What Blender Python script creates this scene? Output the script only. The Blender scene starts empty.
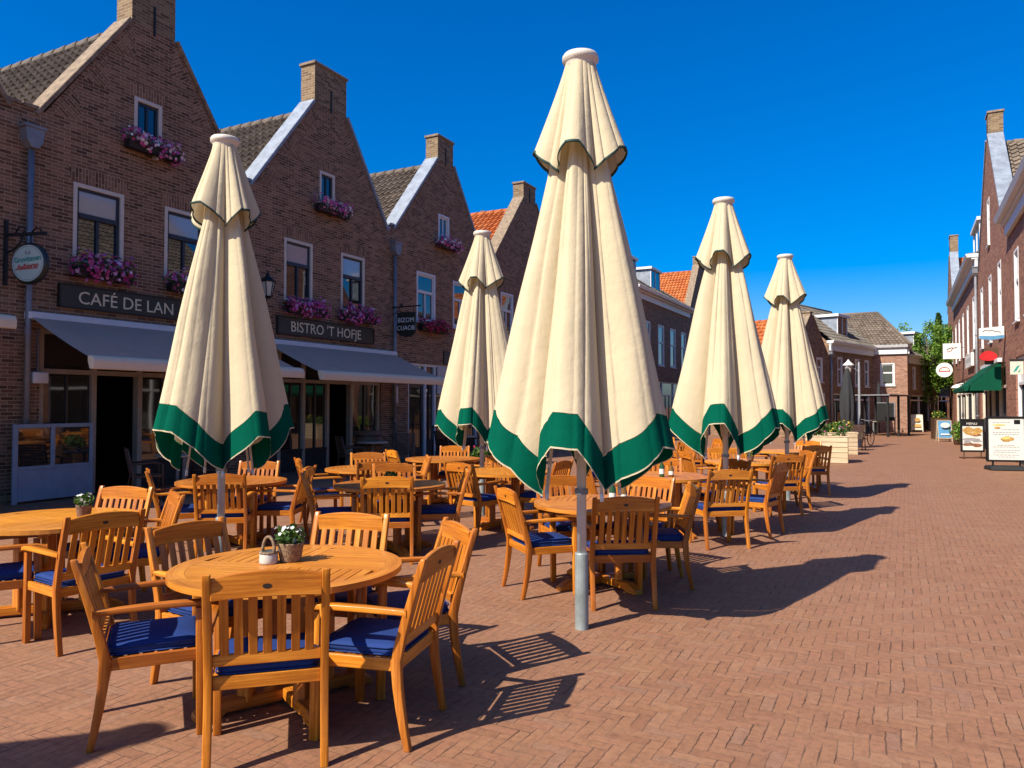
import bpy, bmesh, math, random
from mathutils import Vector, Matrix
from mathutils.geometry import tessellate_polygon

scene = bpy.context.scene
COL = scene.collection
PI = math.pi
RAD = math.radians
rng = random.Random(7)

# ------------------------------------------------------------------ helpers
class MB:
    """Collects polygons, with UVs in metres, and links them as one mesh object."""
    def __init__(self):
        self.v = []; self.f = []; self.uv = []; self.mi = []; self.sm = []

    def face(self, pts, uv=None, mi=0, smooth=False):
        pts = [Vector(p) for p in pts]
        i0 = len(self.v)
        self.v += pts
        self.f.append(list(range(i0, i0 + len(pts))))
        if uv is None:
            n = Vector((0, 0, 0))
            for i in range(len(pts)):
                a, b = pts[i], pts[(i + 1) % len(pts)]
                n += Vector(((a.y - b.y) * (a.z + b.z), (a.z - b.z) * (a.x + b.x), (a.x - b.x) * (a.y + b.y)))
            ax, ay, az = abs(n.x), abs(n.y), abs(n.z)
            if ax >= ay and ax >= az: uv = [(p.y, p.z) for p in pts]
            elif ay >= az: uv = [(p.x + .1, p.z) for p in pts]
            else: uv = [(p.x, p.y) for p in pts]
        self.uv.append(list(uv)); self.mi.append(mi); self.sm.append(smooth)

    def box(self, x0, x1, y0, y1, z0, z1, mi=0, skip=''):
        a, b, c, d = (x0, y0, z0), (x1, y0, z0), (x1, y1, z0), (x0, y1, z0)
        e, f, g, h = (x0, y0, z1), (x1, y0, z1), (x1, y1, z1), (x0, y1, z1)
        if 'b' not in skip: self.face([a, d, c, b], mi=mi)
        if 't' not in skip: self.face([e, f, g, h], mi=mi)
        self.face([a, b, f, e], mi=mi); self.face([b, c, g, f], mi=mi)
        self.face([c, d, h, g], mi=mi); self.face([d, a, e, h], mi=mi)

    def bar(self, p0, p1, w, h, up=(0, 0, 1), mi=0, w1=None, h1=None):
        """Beam from p0 to p1: w across, h along 'up'; grain u runs along it."""
        p0 = Vector(p0); p1 = Vector(p1); d = (p1 - p0); L = d.length; d.normalize()
        s = d.cross(Vector(up)).normalized(); u = s.cross(d).normalized()
        w1 = w if w1 is None else w1; h1 = h if h1 is None else h1
        o1, o2 = rng.random() * 40, rng.random() * 40
        A = [p0 + s * (sx * w / 2) + u * (sz * h / 2) for sx, sz in ((-1, -1), (1, -1), (1, 1), (-1, 1))]
        B = [p1 + s * (sx * w1 / 2) + u * (sz * h1 / 2) for sx, sz in ((-1, -1), (1, -1), (1, 1), (-1, 1))]
        off = 0
        for i in range(4):
            j = (i + 1) % 4
            wd = (A[i] - A[j]).length
            self.face([A[j], A[i], B[i], B[j]], [(o1, o2 + off + wd), (o1, o2 + off), (o1 + L, o2 + off), (o1 + L, o2 + off + wd)], mi)
            off += wd
        self.face([A[0], A[1], A[2], A[3]], [(o1, o2), (o1 + .01, o2 + w), (o1 + .02, o2 + w), (o1, o2)], mi)
        self.face([B[3], B[2], B[1], B[0]], [(o1, o2), (o1 + .01, o2 + w), (o1 + .02, o2 + w), (o1, o2)], mi)

    def prism(self, poly, x0, x1, axis='x', mi=0):
        """Extrude a closed 2-D outline. axis x: poly=(y,z); y: poly=(x,z); z: poly=(x,y)."""
        def P(a, t):
            return (t, a[0], a[1]) if axis == 'x' else ((a[0], t, a[1]) if axis == 'y' else (a[0], a[1], t))
        ar = sum(poly[i][0] * poly[(i + 1) % len(poly)][1] - poly[(i + 1) % len(poly)][0] * poly[i][1] for i in range(len(poly)))
        if ar < 0: poly = poly[::-1]
        if axis == 'y': poly = poly[::-1]
        o1, o2 = rng.random() * 40, rng.random() * 40
        long_first = (max(p[0] for p in poly) - min(p[0] for p in poly)) >= (max(p[1] for p in poly) - min(p[1] for p in poly))
        def U(a): return (o1 + a[0], o2 + a[1]) if long_first else (o1 + a[1], o2 + a[0])
        self.face([P(a, x1) for a in poly], [U(a) for a in poly], mi)
        self.face([P(a, x0) for a in reversed(poly)], [U(a) for a in reversed(poly)], mi)
        s = 0
        for i in range(len(poly)):
            a, b = poly[i], poly[(i + 1) % len(poly)]
            L = math.hypot(b[0] - a[0], b[1] - a[1])
            self.face([P(a, x0), P(b, x0), P(b, x1), P(a, x1)],
                      [(o1 + s, o2), (o1 + s + L, o2), (o1 + s + L, o2 + abs(x1 - x0)), (o1 + s, o2 + abs(x1 - x0))], mi)
            s += L

    def grid(self, rows, uvf=None, closed=False, mi=0, smooth=True):
        """rows: list of equally long point lists."""
        i0 = len(self.v); n = len(rows[0])
        for r in rows: self.v += [Vector(p) for p in r]
        for j in range(len(rows) - 1):
            for i in range(n if closed else n - 1):
                k = (i + 1) % n
                ids = [i0 + j * n + i, i0 + j * n + k, i0 + (j + 1) * n + k, i0 + (j + 1) * n + i]
                self.f.append(ids)
                if uvf: self.uv.append([uvf(i, j), uvf(i + 1, j), uvf(i + 1, j + 1), uvf(i, j + 1)])
                else: self.uv.append([(i / n, j * .1), ((i + 1) / n, j * .1), ((i + 1) / n, j * .1 + .1), (i / n, j * .1 + .1)])
                self.mi.append(mi); self.sm.append(smooth)

    def lathe(self, prof, n=24, c=(0, 0, 0), mi=0, smooth=True):
        rows = [[(c[0] + r * math.cos(2 * PI * i / n), c[1] + r * math.sin(2 * PI * i / n), c[2] + z) for i in range(n)] for r, z in prof]
        self.grid(rows, closed=True, mi=mi, smooth=smooth)

    def tube(self, pts, r, n=8, mi=0, r1=None):
        pts = [Vector(p) for p in pts]; rows = []
        r1 = r if r1 is None else r1
        prev = None
        for i, p in enumerate(pts):
            d = (pts[min(i + 1, len(pts) - 1)] - pts[max(i - 1, 0)]).normalized()
            if prev is None:
                ref = Vector((0, 0, 1)) if abs(d.z) < .9 else Vector((1, 0, 0))
                s = d.cross(ref).normalized()
            else:
                s = (prev - d * prev.dot(d)).normalized()
            prev = s
            u = d.cross(s)
            rr = r + (r1 - r) * i / max(1, len(pts) - 1)
            rows.append([p + (s * math.cos(2 * PI * k / n) + u * math.sin(2 * PI * k / n)) * rr for k in range(n)])
        self.grid(rows, closed=True, mi=mi)
        self.face(list(reversed(rows[0])), mi=mi); self.face(rows[-1], mi=mi)

    def disc(self, c, r, axis='z', n=24, mi=0, sx=1.0):
        pts = []
        for i in range(n):
            a = 2 * PI * i / n; p, q = r * sx * math.cos(a), r * math.sin(a)
            pts.append((c[0], c[1] + p, c[2] + q) if axis == 'x' else ((c[0] + p, c[1], c[2] + q) if axis == 'y' else (c[0] + p, c[1] + q, c[2])))
        if axis == 'y': pts.reverse()
        self.face(pts, mi=mi)

    def blob(self, c, r, n=10, mi=0):
        prof = [(max(.0005, math.sin(PI * k / 6)), -math.cos(PI * k / 6)) for k in range(7)]
        rows = [[(c[0] + r[0] * a * math.cos(2 * PI * i / n), c[1] + r[1] * a * math.sin(2 * PI * i / n), c[2] + r[2] * b) for i in range(n)] for a, b in prof]
        self.grid(rows, closed=True, mi=mi)

    def build(self, name, mats, parent=None, bevel=0, weld=True, segs=1):
        if not isinstance(mats, (list, tuple)): mats = [mats]
        me = bpy.data.meshes.new(name)
        bm = bmesh.new(); ul = bm.loops.layers.uv.new('UVMap')
        vs = [bm.verts.new(p) for p in self.v]
        for ids, uv, mi, sm in zip(self.f, self.uv, self.mi, self.sm):
            try: f = bm.faces.new([vs[i] for i in ids])
            except ValueError: continue
            f.material_index = mi; f.smooth = sm
            for l, q in zip(f.loops, uv): l[ul].uv = q
        if weld: bmesh.ops.remove_doubles(bm, verts=bm.verts, dist=2e-5)
        if bevel:
            es = [e for e in bm.edges if len(e.link_faces) == 2 and e.calc_face_angle(0) > .5]
            bmesh.ops.bevel(bm, geom=es, offset=bevel, segments=segs, affect='EDGES', clamp_overlap=True, profile=.5)
            if segs > 1:
                for f in bm.faces: f.smooth = True
        bm.to_mesh(me); bm.free()
        for m in mats: me.materials.append(m)
        if bevel and segs > 1:
            me.set_sharp_from_angle(angle=RAD(50))
        o = bpy.data.objects.new(name, me); COL.objects.link(o)
        if parent is not None: o.parent = parent
        return o

def tag(o, label=None, cat=None, group=None, kind=None):
    if label: o['label'] = label
    if cat: o['category'] = cat
    if group: o['group'] = group
    if kind: o['kind'] = kind
    return o

def empty(name, loc=(0, 0, 0), rz=0.0, label=None, cat=None, group=None):
    o = bpy.data.objects.new(name, None); COL.objects.link(o)
    o.location = loc; o.rotation_euler = (0, 0, rz); o.empty_display_size = .1
    return tag(o, label, cat, group)

def copy_tree(o, parent=None):
    c = o.copy(); COL.objects.link(c)
    if parent is not None: c.parent = parent
    for ch in list(o.children): copy_tree(ch, c)
    return c

def text(body, size, parent, loc, rot, mat, name='lettering', sx=1.0, align='LEFT', ext=.004, shear=0, off=0):
    cu = bpy.data.curves.new(name, 'FONT'); cu.body = body; cu.size = size; cu.extrude = ext
    cu.align_x = align; cu.shear = shear; cu.offset = off; cu.resolution_u = 3
    tmp = bpy.data.objects.new(name, cu); COL.objects.link(tmp)
    dg = bpy.context.evaluated_depsgraph_get(); dg.update()
    me = bpy.data.meshes.new_from_object(tmp.evaluated_get(dg)); me.name = name
    bpy.data.objects.remove(tmp); bpy.data.curves.remove(cu)
    me.materials.clear(); me.materials.append(mat)
    o = bpy.data.objects.new(name, me); COL.objects.link(o)
    o.parent = parent; o.location = loc; o.rotation_euler = rot; o.scale = (sx, 1, 1)
    return o

# ------------------------------------------------------------------ materials
def new_mat(name):
    m = bpy.data.materials.new(name); m.use_nodes = True
    nt = m.node_tree; b = nt.nodes['Principled BSDF']
    return m, nt, b

K = .76     # all albedos sit a little lower, for the exposure used
def kk(c, f=None): return tuple(x * (K if f is None else f) for x in c)

class NT:
    def __init__(self, nt): self.nt = nt
    def node(self, typ, **kw):
        n = self.nt.nodes.new(typ)
        for k, v in kw.items():
            if k.startswith('i_'):
                n.inputs[k[2:].replace('_', ' ')].default_value = v
            else: setattr(n, k, v)
        return n
    def link(self, a, b): self.nt.links.new(a, b)
    def math(self, op, a, b=None, c=None):
        n = self.nt.nodes.new('ShaderNodeMath'); n.operation = op
        for i, x in enumerate((a, b, c)):
            if x is None: continue
            if isinstance(x, (int, float)): n.inputs[i].default_value = x
            else: self.link(x, n.inputs[i])
        return n.outputs[0]
    def mix(self, fac, a, b, blend='MIX'):
        n = self.nt.nodes.new('ShaderNodeMix'); n.data_type = 'RGBA'; n.blend_type = blend
        for idx, x in ((0, fac), (6, a), (7, b)):
            if isinstance(x, (int, float)): n.inputs[idx].default_value = x
            elif isinstance(x, tuple): n.inputs[idx].default_value = (*x, 1) if len(x) == 3 else x
            else: self.link(x, n.inputs[idx])
        return n.outputs[2]
    def ramp(self, fac, stops, interp='LINEAR'):
        n = self.nt.nodes.new('ShaderNodeValToRGB'); cr = n.color_ramp; cr.interpolation = interp
        while len(cr.elements) < len(stops): cr.elements.new(.5)
        for e, (p, c) in zip(cr.elements, stops):
            e.position = p; e.color = (*c, 1)
        self.link(fac, n.inputs[0]); return n.outputs[0]
    def noise(self, vec, scale, detail=3, rough=.55):
        n = self.nt.nodes.new('ShaderNodeTexNoise')
        n.inputs['Scale'].default_value = scale; n.inputs['Detail'].default_value = detail; n.inputs['Roughness'].default_value = rough
        if vec is not None: self.link(vec, n.inputs['Vector'])
        return n.outputs[0]
    def mapping(self, vec, scale=(1, 1, 1)):
        n = self.nt.nodes.new('ShaderNodeMapping'); n.inputs['Scale'].default_value = scale
        self.link(vec, n.inputs[0]); return n.outputs[0]
    def coord(self, which='UV'):
        n = self.nt.nodes.new('ShaderNodeTexCoord'); return n.outputs[which]
    def bump(self, h, strength, dist, b):
        n = self.nt.nodes.new('ShaderNodeBump'); n.inputs['Strength'].default_value = strength; n.inputs['Distance'].default_value = dist
        self.link(h, n.inputs['Height']); self.link(n.outputs[0], b.inputs['Normal'])

def plain(name, col, rough=.6, metal=0.0, var=.12, nscale=6, bump=0.0, bscale=60, spec=.5):
    """Paint, metal or stone: a base colour with soft uneven wear."""
    m, nt, b = new_mat(name); N = NT(nt); col = kk(col)
    o = N.coord('Object')
    n1 = N.noise(o, nscale, 5, .6)
    dark = tuple(c * (1 - var * 1.6) for c in col); lite = tuple(min(1, c * (1 + var)) for c in col)
    N.link(N.ramp(n1, [(.3, dark), (.7, lite)]), b.inputs['Base Color'])
    r = N.math('MULTIPLY_ADD', N.noise(o, nscale * 3, 3), .25, rough - .12)
    N.link(r, b.inputs['Roughness'])
    b.inputs['Metallic'].default_value = metal
    b.inputs['Specular IOR Level'].default_value = spec
    if bump: N.bump(N.noise(o, bscale, 4), bump, .004, b)
    return m

def brick(name, c1, c2, mortar, dark=.5, w=.215, h=.064, f=None):
    m, nt, b = new_mat(name); N = NT(nt); c1, c2, mortar = kk(c1, f), kk(c2, f), kk(mortar, f)
    uv = N.coord('UV')
    wob = N.noise(uv, 3.0, 2)
    bt = N.node('ShaderNodeTexBrick')
    bt.offset = .5; bt.squash = 1
    bt.inputs['Scale'].default_value = 1; bt.inputs['Brick Width'].default_value = w; bt.inputs['Row Height'].default_value = h
    bt.inputs['Mortar Size'].default_value = .006; bt.inputs['Mortar Smooth'].default_value = .15; bt.inputs['Bias'].default_value = 0
    bt.inputs['Color1'].default_value = (0, 0, 0, 1); bt.inputs['Color2'].default_value = (1, 1, 1, 1); bt.inputs['Mortar'].default_value = (.5, .5, .5, 1)
    dv = N.node('ShaderNodeVectorMath', operation='ADD')
    sc = N.node('ShaderNodeVectorMath', operation='SCALE'); sc.inputs['Scale'].default_value = .006
    nz = N.node('ShaderNodeTexNoise'); nz.inputs['Scale'].default_value = 9
    N.link(uv, nz.inputs['Vector']); N.link(nz.outputs['Color'], sc.inputs[0])
    N.link(uv, dv.inputs[0]); N.link(sc.outputs[0], dv.inputs[1]); N.link(dv.outputs[0], bt.inputs['Vector'])
    mid = tuple((a + c) / 2 for a, c in zip(c1, c2))
    burnt = tuple(c * dark for c in c1)
    base = N.ramp(bt.outputs['Color'], [(0, burnt), (.18, c1), (.5, mid), (.8, c2), (1, tuple(min(1, c * 1.2) for c in c2))])
    stain = N.noise(uv, .55, 5, .65)
    base = N.mix(N.math('MULTIPLY', N.ramp(stain, [(.42, (0, 0, 0)), (.75, (1, 1, 1))]), .35), base, tuple(c * .55 for c in mid))
    grain = N.noise(uv, 70, 3)
    base = N.mix(.22, base, N.ramp(grain, [(.3, (.3, .3, .3)), (.7, (1, 1, 1))]), 'MULTIPLY')
    mort = N.mix(wob, tuple(c * .7 for c in mortar), mortar)
    N.link(N.mix(bt.outputs['Fac'], base, mort), b.inputs['Base Color'])
    b.inputs['Roughness'].default_value = .88; b.inputs['Specular IOR Level'].default_value = .25
    hgt = N.math('ADD', N.math('MULTIPLY', bt.outputs['Fac'], -1.0), N.math('MULTIPLY', grain, .35))
    N.bump(hgt, .6, .006, b)
    return m

def herringbone(name):
    m, nt, b = new_mat(name); N = NT(nt)
    pos = N.coord('Object')
    # gentle warping so that rows are laid by hand
    nz = N.node('ShaderNodeTexNoise'); nz.inputs['Scale'].default_value = 1.1; nz.inputs['Detail'].default_value = 2
    N.link(pos, nz.inputs['Vector'])
    sc = N.node('ShaderNodeVectorMath', operation='SCALE'); sc.inputs['Scale'].default_value = .05; N.link(nz.outputs['Color'], sc.inputs[0])
    ad0 = N.node('ShaderNodeVectorMath', operation='ADD'); N.link(pos, ad0.inputs[0]); N.link(sc.outputs[0], ad0.inputs[1])
    nz2 = N.node('ShaderNodeTexNoise'); nz2.inputs['Scale'].default_value = 16; nz2.inputs['Detail'].default_value = 3
    N.link(pos, nz2.inputs['Vector'])
    sc2 = N.node('ShaderNodeVectorMath', operation='SCALE'); sc2.inputs['Scale'].default_value = .018; N.link(nz2.outputs['Color'], sc2.inputs[0])
    ad = N.node('ShaderNodeVectorMath', operation='ADD'); N.link(ad0.outputs[0], ad.inputs[0]); N.link(sc2.outputs[0], ad.inputs[1])
    sp = N.node('ShaderNodeSeparateXYZ'); N.link(ad.outputs[0], sp.inputs[0])
    cell = .069; n = 3
    x = N.math('DIVIDE', sp.outputs[0], cell); y = N.math('DIVIDE', sp.outputs[1], cell)
    i = N.math('FLOOR', x); j = N.math('FLOOR', y)
    fx = N.math('SUBTRACT', x, i); fy = N.math('SUBTRACT', y, j)
    t = N.math('FLOORED_MODULO', N.math('SUBTRACT', i, j), 2 * n)
    hor = N.math('LESS_THAN', t, n - .5)
    ver = N.math('SUBTRACT', 1.0, hor)
    posv = N.math('SUBTRACT', 2 * n - 1, t)
    along = N.math('ADD', N.math('MULTIPLY', hor, N.math('ADD', t, fx)), N.math('MULTIPLY', ver, N.math('ADD', posv, fy)))
    across = N.math('ADD', N.math('MULTIPLY', hor, fy), N.math('MULTIPLY', ver, fx))
    d1 = N.math('MINIMUM', along, N.math('SUBTRACT', float(n), along))
    d2 = N.math('MINIMUM', across, N.math('SUBTRACT', 1.0, across))
    # joints that run along y are kept dark, with raised-edge shading painted in, those along x are mostly filled with sand
    dy_ = N.math('ADD', N.math('MULTIPLY', hor, d1), N.math('MULTIPLY', ver, d2))
    dx_ = N.math('ADD', N.math('MULTIPLY', hor, d2), N.math('MULTIPLY', ver, d1))
    edge = N.math('MINIMUM', dy_, N.math('MULTIPLY', dx_, 2.2))
    idx = N.math('SUBTRACT', i, N.math('MULTIPLY', hor, t)); idy = N.math('SUBTRACT', j, N.math('MULTIPLY', ver, posv))
    cv = N.node('ShaderNodeCombineXYZ'); N.link(idx, cv.inputs[0]); N.link(idy, cv.inputs[1]); N.link(hor, cv.inputs[2])
    wn = N.node('ShaderNodeTexWhiteNoise'); wn.noise_dimensions = '3D'; N.link(cv.outputs[0], wn.inputs['Vector'])
    rnd = wn.outputs['Value']
    col = N.ramp(rnd, [(0, (.31, .152, .083)), (.25, (.345, .178, .097)), (.5, (.365, .19, .103)), (.72, (.35, .17, .097)), (.9, (.385, .21, .118)), (1, (.32, .18, .115))])
    big = N.noise(pos, .5, 4, .6)
    col = N.mix(N.math('MULTIPLY', N.ramp(big, [(.4, (0, 0, 0)), (.7, (1, 1, 1))]), .3), col, (.42, .245, .155))
    dirt = N.noise(pos, 2.6, 6, .7)
    col = N.mix(N.math('MULTIPLY', N.ramp(dirt, [(.5, (0, 0, 0)), (.72, (1, 1, 1))]), .35), col, (.25, .135, .09))
    mot = N.noise(pos, 24, 6, .75)
    col = N.mix(.75, col, N.ramp(mot, [(.28, (.5, .46, .44)), (.5, (.96, .95, .94)), (.72, (1.25, 1.22, 1.14))]), 'MULTIPLY')
    gr = N.noise(pos, 90, 4, .7)
    col = N.mix(.3, col, N.ramp(gr, [(.25, (.35, .35, .35)), (.75, (1, 1, 1))]), 'MULTIPLY')
    vo = N.node('ShaderNodeTexVoronoi'); vo.inputs['Scale'].default_value = 1.9; N.link(pos, vo.inputs['Vector'])
    col = N.mix(N.math('MULTIPLY', N.math('LESS_THAN', vo.outputs['Distance'], N.math('MULTIPLY', mot, .075)), .45), col, (.16, .11, .09))
    # joints: width varies, some filled with sand, some open and dark
    jv = N.noise(pos, 5, 5, .7)
    jw = N.math('MAXIMUM', N.math('MULTIPLY_ADD', jv, .40, -.13), .008)
    sm = N.node('ShaderNodeMapRange'); sm.interpolation_type = 'SMOOTHSTEP'
    N.link(edge, sm.inputs['Value']); N.link(jw, sm.inputs['From Max']); sm.inputs['From Min'].default_value = .0
    solid = sm.outputs[0]
    sand = N.noise(pos, 3.3, 3)
    jcol = N.mix(N.ramp(sand, [(.42, (0, 0, 0)), (.62, (1, 1, 1))]), (.075, .043, .028), (.27, .16, .1))
    N.link(N.mix(1.0, N.mix(solid, jcol, col), (.745, .69, .655), 'MULTIPLY'), b.inputs['Base Color'])
    N.link(N.math('MULTIPLY_ADD', gr, .25, .62), b.inputs['Roughness'])
    b.inputs['Specular IOR Level'].default_value = .3
    hh = N.math('ADD', N.math('ADD', solid, N.math('MULTIPLY', rnd, .35)), N.math('ADD', N.math('MULTIPLY', gr, .12), N.math('MULTIPLY', big, 4.0)))
    N.bump(hh, .5, .007, b)
    return m

def tiles(name, c1, c2, c3, moss=(.09, .085, .06)):
    m, nt, b = new_mat(name); N = NT(nt); c1, c2, c3, moss = kk(c1), kk(c2), kk(c3), kk(moss)
    uv = N.coord('UV')
    sp = N.node('ShaderNodeSeparateXYZ'); N.link(uv, sp.inputs[0])
    i = N.math('FLOOR', N.math('DIVIDE', sp.outputs[0], .24)); j = N.math('FLOOR', N.math('DIVIDE', sp.outputs[1], .32))
    cv = N.node('ShaderNodeCombineXYZ'); N.link(i, cv.inputs[0]); N.link(j, cv.inputs[1])
    wn = N.node('ShaderNodeTexWhiteNoise'); wn.noise_dimensions = '2D'; N.link(cv.outputs[0], wn.inputs['Vector'])
    col = N.ramp(wn.outputs['Value'], [(0, c1), (.5, c2), (1, c3)])
    st = N.noise(uv, 1.4, 6, .7)
    col = N.mix(N.math('MULTIPLY', N.ramp(st, [(.45, (0, 0, 0)), (.7, (1, 1, 1))]), .6), col, moss)
    col = N.mix(.3, col, N.ramp(N.noise(uv, 40, 3), [(.3, (.4, .4, .4)), (.7, (1, 1, 1))]), 'MULTIPLY')
    N.link(col, b.inputs['Base Color']); b.inputs['Roughness'].default_value = .75; b.inputs['Specular IOR Level'].default_value = .3
    return m

def wood(name, c0, c1, c2, rough=.42):
    m, nt, b = new_mat(name); N = NT(nt); c0, c1, c2 = kk(c0, .8), kk(c1, .8), kk(c2, .8)
    uv = N.coord('UV')
    oi = N.node('ShaderNodeObjectInfo')
    g1 = N.noise(N.mapping(uv, (2.2, 55, 1)), 1, 4, .65)
    g2 = N.noise(N.mapping(uv, (.8, 9, 1)), 1, 3, .5)
    g = N.math('ADD', N.math('MULTIPLY', g1, .6), N.math('MULTIPLY', g2, .4))
    col = N.ramp(g, [(.34, c0), (.5, c1), (.64, c2)])
    hs = N.node('ShaderNodeHueSaturation'); hs.inputs['Saturation'].default_value = 1
    N.link(N.math('MULTIPLY_ADD', oi.outputs['Random'], .45, .78), hs.inputs['Value'])
    N.link(N.math('MULTIPLY_ADD', oi.outputs['Random'], .012, .494), hs.inputs['Hue'])
    N.link(col, hs.inputs['Color'])
    shift = N.node('ShaderNodeVectorMath', operation='ADD'); N.link(N.coord('Object'), shift.inputs[0])
    N.link(N.math('MULTIPLY', oi.outputs['Random'], 60.0), shift.inputs[1])
    wear = N.noise(shift.outputs[0], 4, 6, .72)
    pale = N.noise(shift.outputs[0], 1.7, 4, .6)
    worn = N.mix(N.math('MULTIPLY', N.ramp(pale, [(.5, (0, 0, 0)), (.75, (1, 1, 1))]), .4), hs.outputs[0], tuple(.25 * (c1[0] + c1[1] + c1[2]) / 3 + .75 * c * 1.15 for c in c1))
    N.link(N.mix(N.math('MULTIPLY', N.ramp(wear, [(.5, (0, 0, 0)), (.8, (1, 1, 1))]), .45), worn, tuple(c * .75 for c in c0)), b.inputs['Base Color'])
    N.link(N.math('MULTIPLY_ADD', g1, .2, rough - .1), b.inputs['Roughness'])
    b.inputs['Specular IOR Level'].default_value = .35
    N.bump(g1, .25, .002, b)
    return m

def cloth(name, col, trans=.25, rough=.85, var=.08, weave=True, wr=.35, spec=.1):
    m, nt, b = new_mat(name); N = NT(nt); col = kk(col)
    o = N.coord('Object')
    n1 = N.noise(o, 3.0, 5, .6)
    c = N.ramp(n1, [(.3, tuple(x * (1 - var) for x in col)), (.72, tuple(min(1, x * (1 + var * .6)) for x in col))])
    st = N.noise(N.mapping(o, (7, 7, 1.2)), 1, 5, .7)
    c = N.mix(N.math('MULTIPLY', N.ramp(st, [(.52, (0, 0, 0)), (.8, (1, 1, 1))]), .22), c, tuple(x * .62 for x in col))
    N.link(c, b.inputs['Base Color']); b.inputs['Roughness'].default_value = rough; b.inputs['Specular IOR Level'].default_value = spec
    if weave:
        h = N.math('ADD', N.math('ADD', N.noise(o, 5, 4, .6), N.math('MULTIPLY', N.noise(N.mapping(o, (11, 11, 3)), 1, 4, .6), .5)), N.math('MULTIPLY', N.noise(o, 260, 2), .06))
        N.bump(h, wr, .03, b)
    if trans:
        tr = N.node('ShaderNodeBsdfTranslucent'); N.link(c, tr.inputs[0])
        mx = N.node('ShaderNodeMixShader'); mx.inputs[0].default_value = trans
        out = nt.nodes['Material Output']
        N.link(b.outputs[0], mx.inputs[1]); N.link(tr.outputs[0], mx.inputs[2]); N.link(mx.outputs[0], out.inputs[0])
    return m

def glass(name, tint=(.012, .015, .018), rough=.02):
    m, nt, b = new_mat(name); N = NT(nt)
    o = N.coord('Object')
    b.inputs['Base Color'].default_value = (*tint, 1); b.inputs['Roughness'].default_value = rough
    b.inputs['IOR'].default_value = 1.95; b.inputs['Specular IOR Level'].default_value = .5
    N.bump(N.noise(o, 1.3, 1), .06, .02, b)
    return m

def islands(name, stops, rough=.6, trans=.3):
    """Leaves and petals: one colour per loose piece."""
    m, nt, b = new_mat(name); N = NT(nt)
    g = N.node('ShaderNodeNewGeometry')
    c = N.ramp(g.outputs['Random Per Island'], stops)
    N.link(c, b.inputs['Base Color']); b.inputs['Roughness'].default_value = rough; b.inputs['Specular IOR Level'].default_value = .3
    tr = N.node('ShaderNodeBsdfTranslucent'); N.link(c, tr.inputs[0])
    mx = N.node('ShaderNodeMixShader'); mx.inputs[0].default_value = trans
    out = nt.nodes['Material Output']
    N.link(b.outputs[0], mx.inputs[1]); N.link(tr.outputs[0], mx.inputs[2]); N.link(mx.outputs[0], out.inputs[0])
    return m

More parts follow.
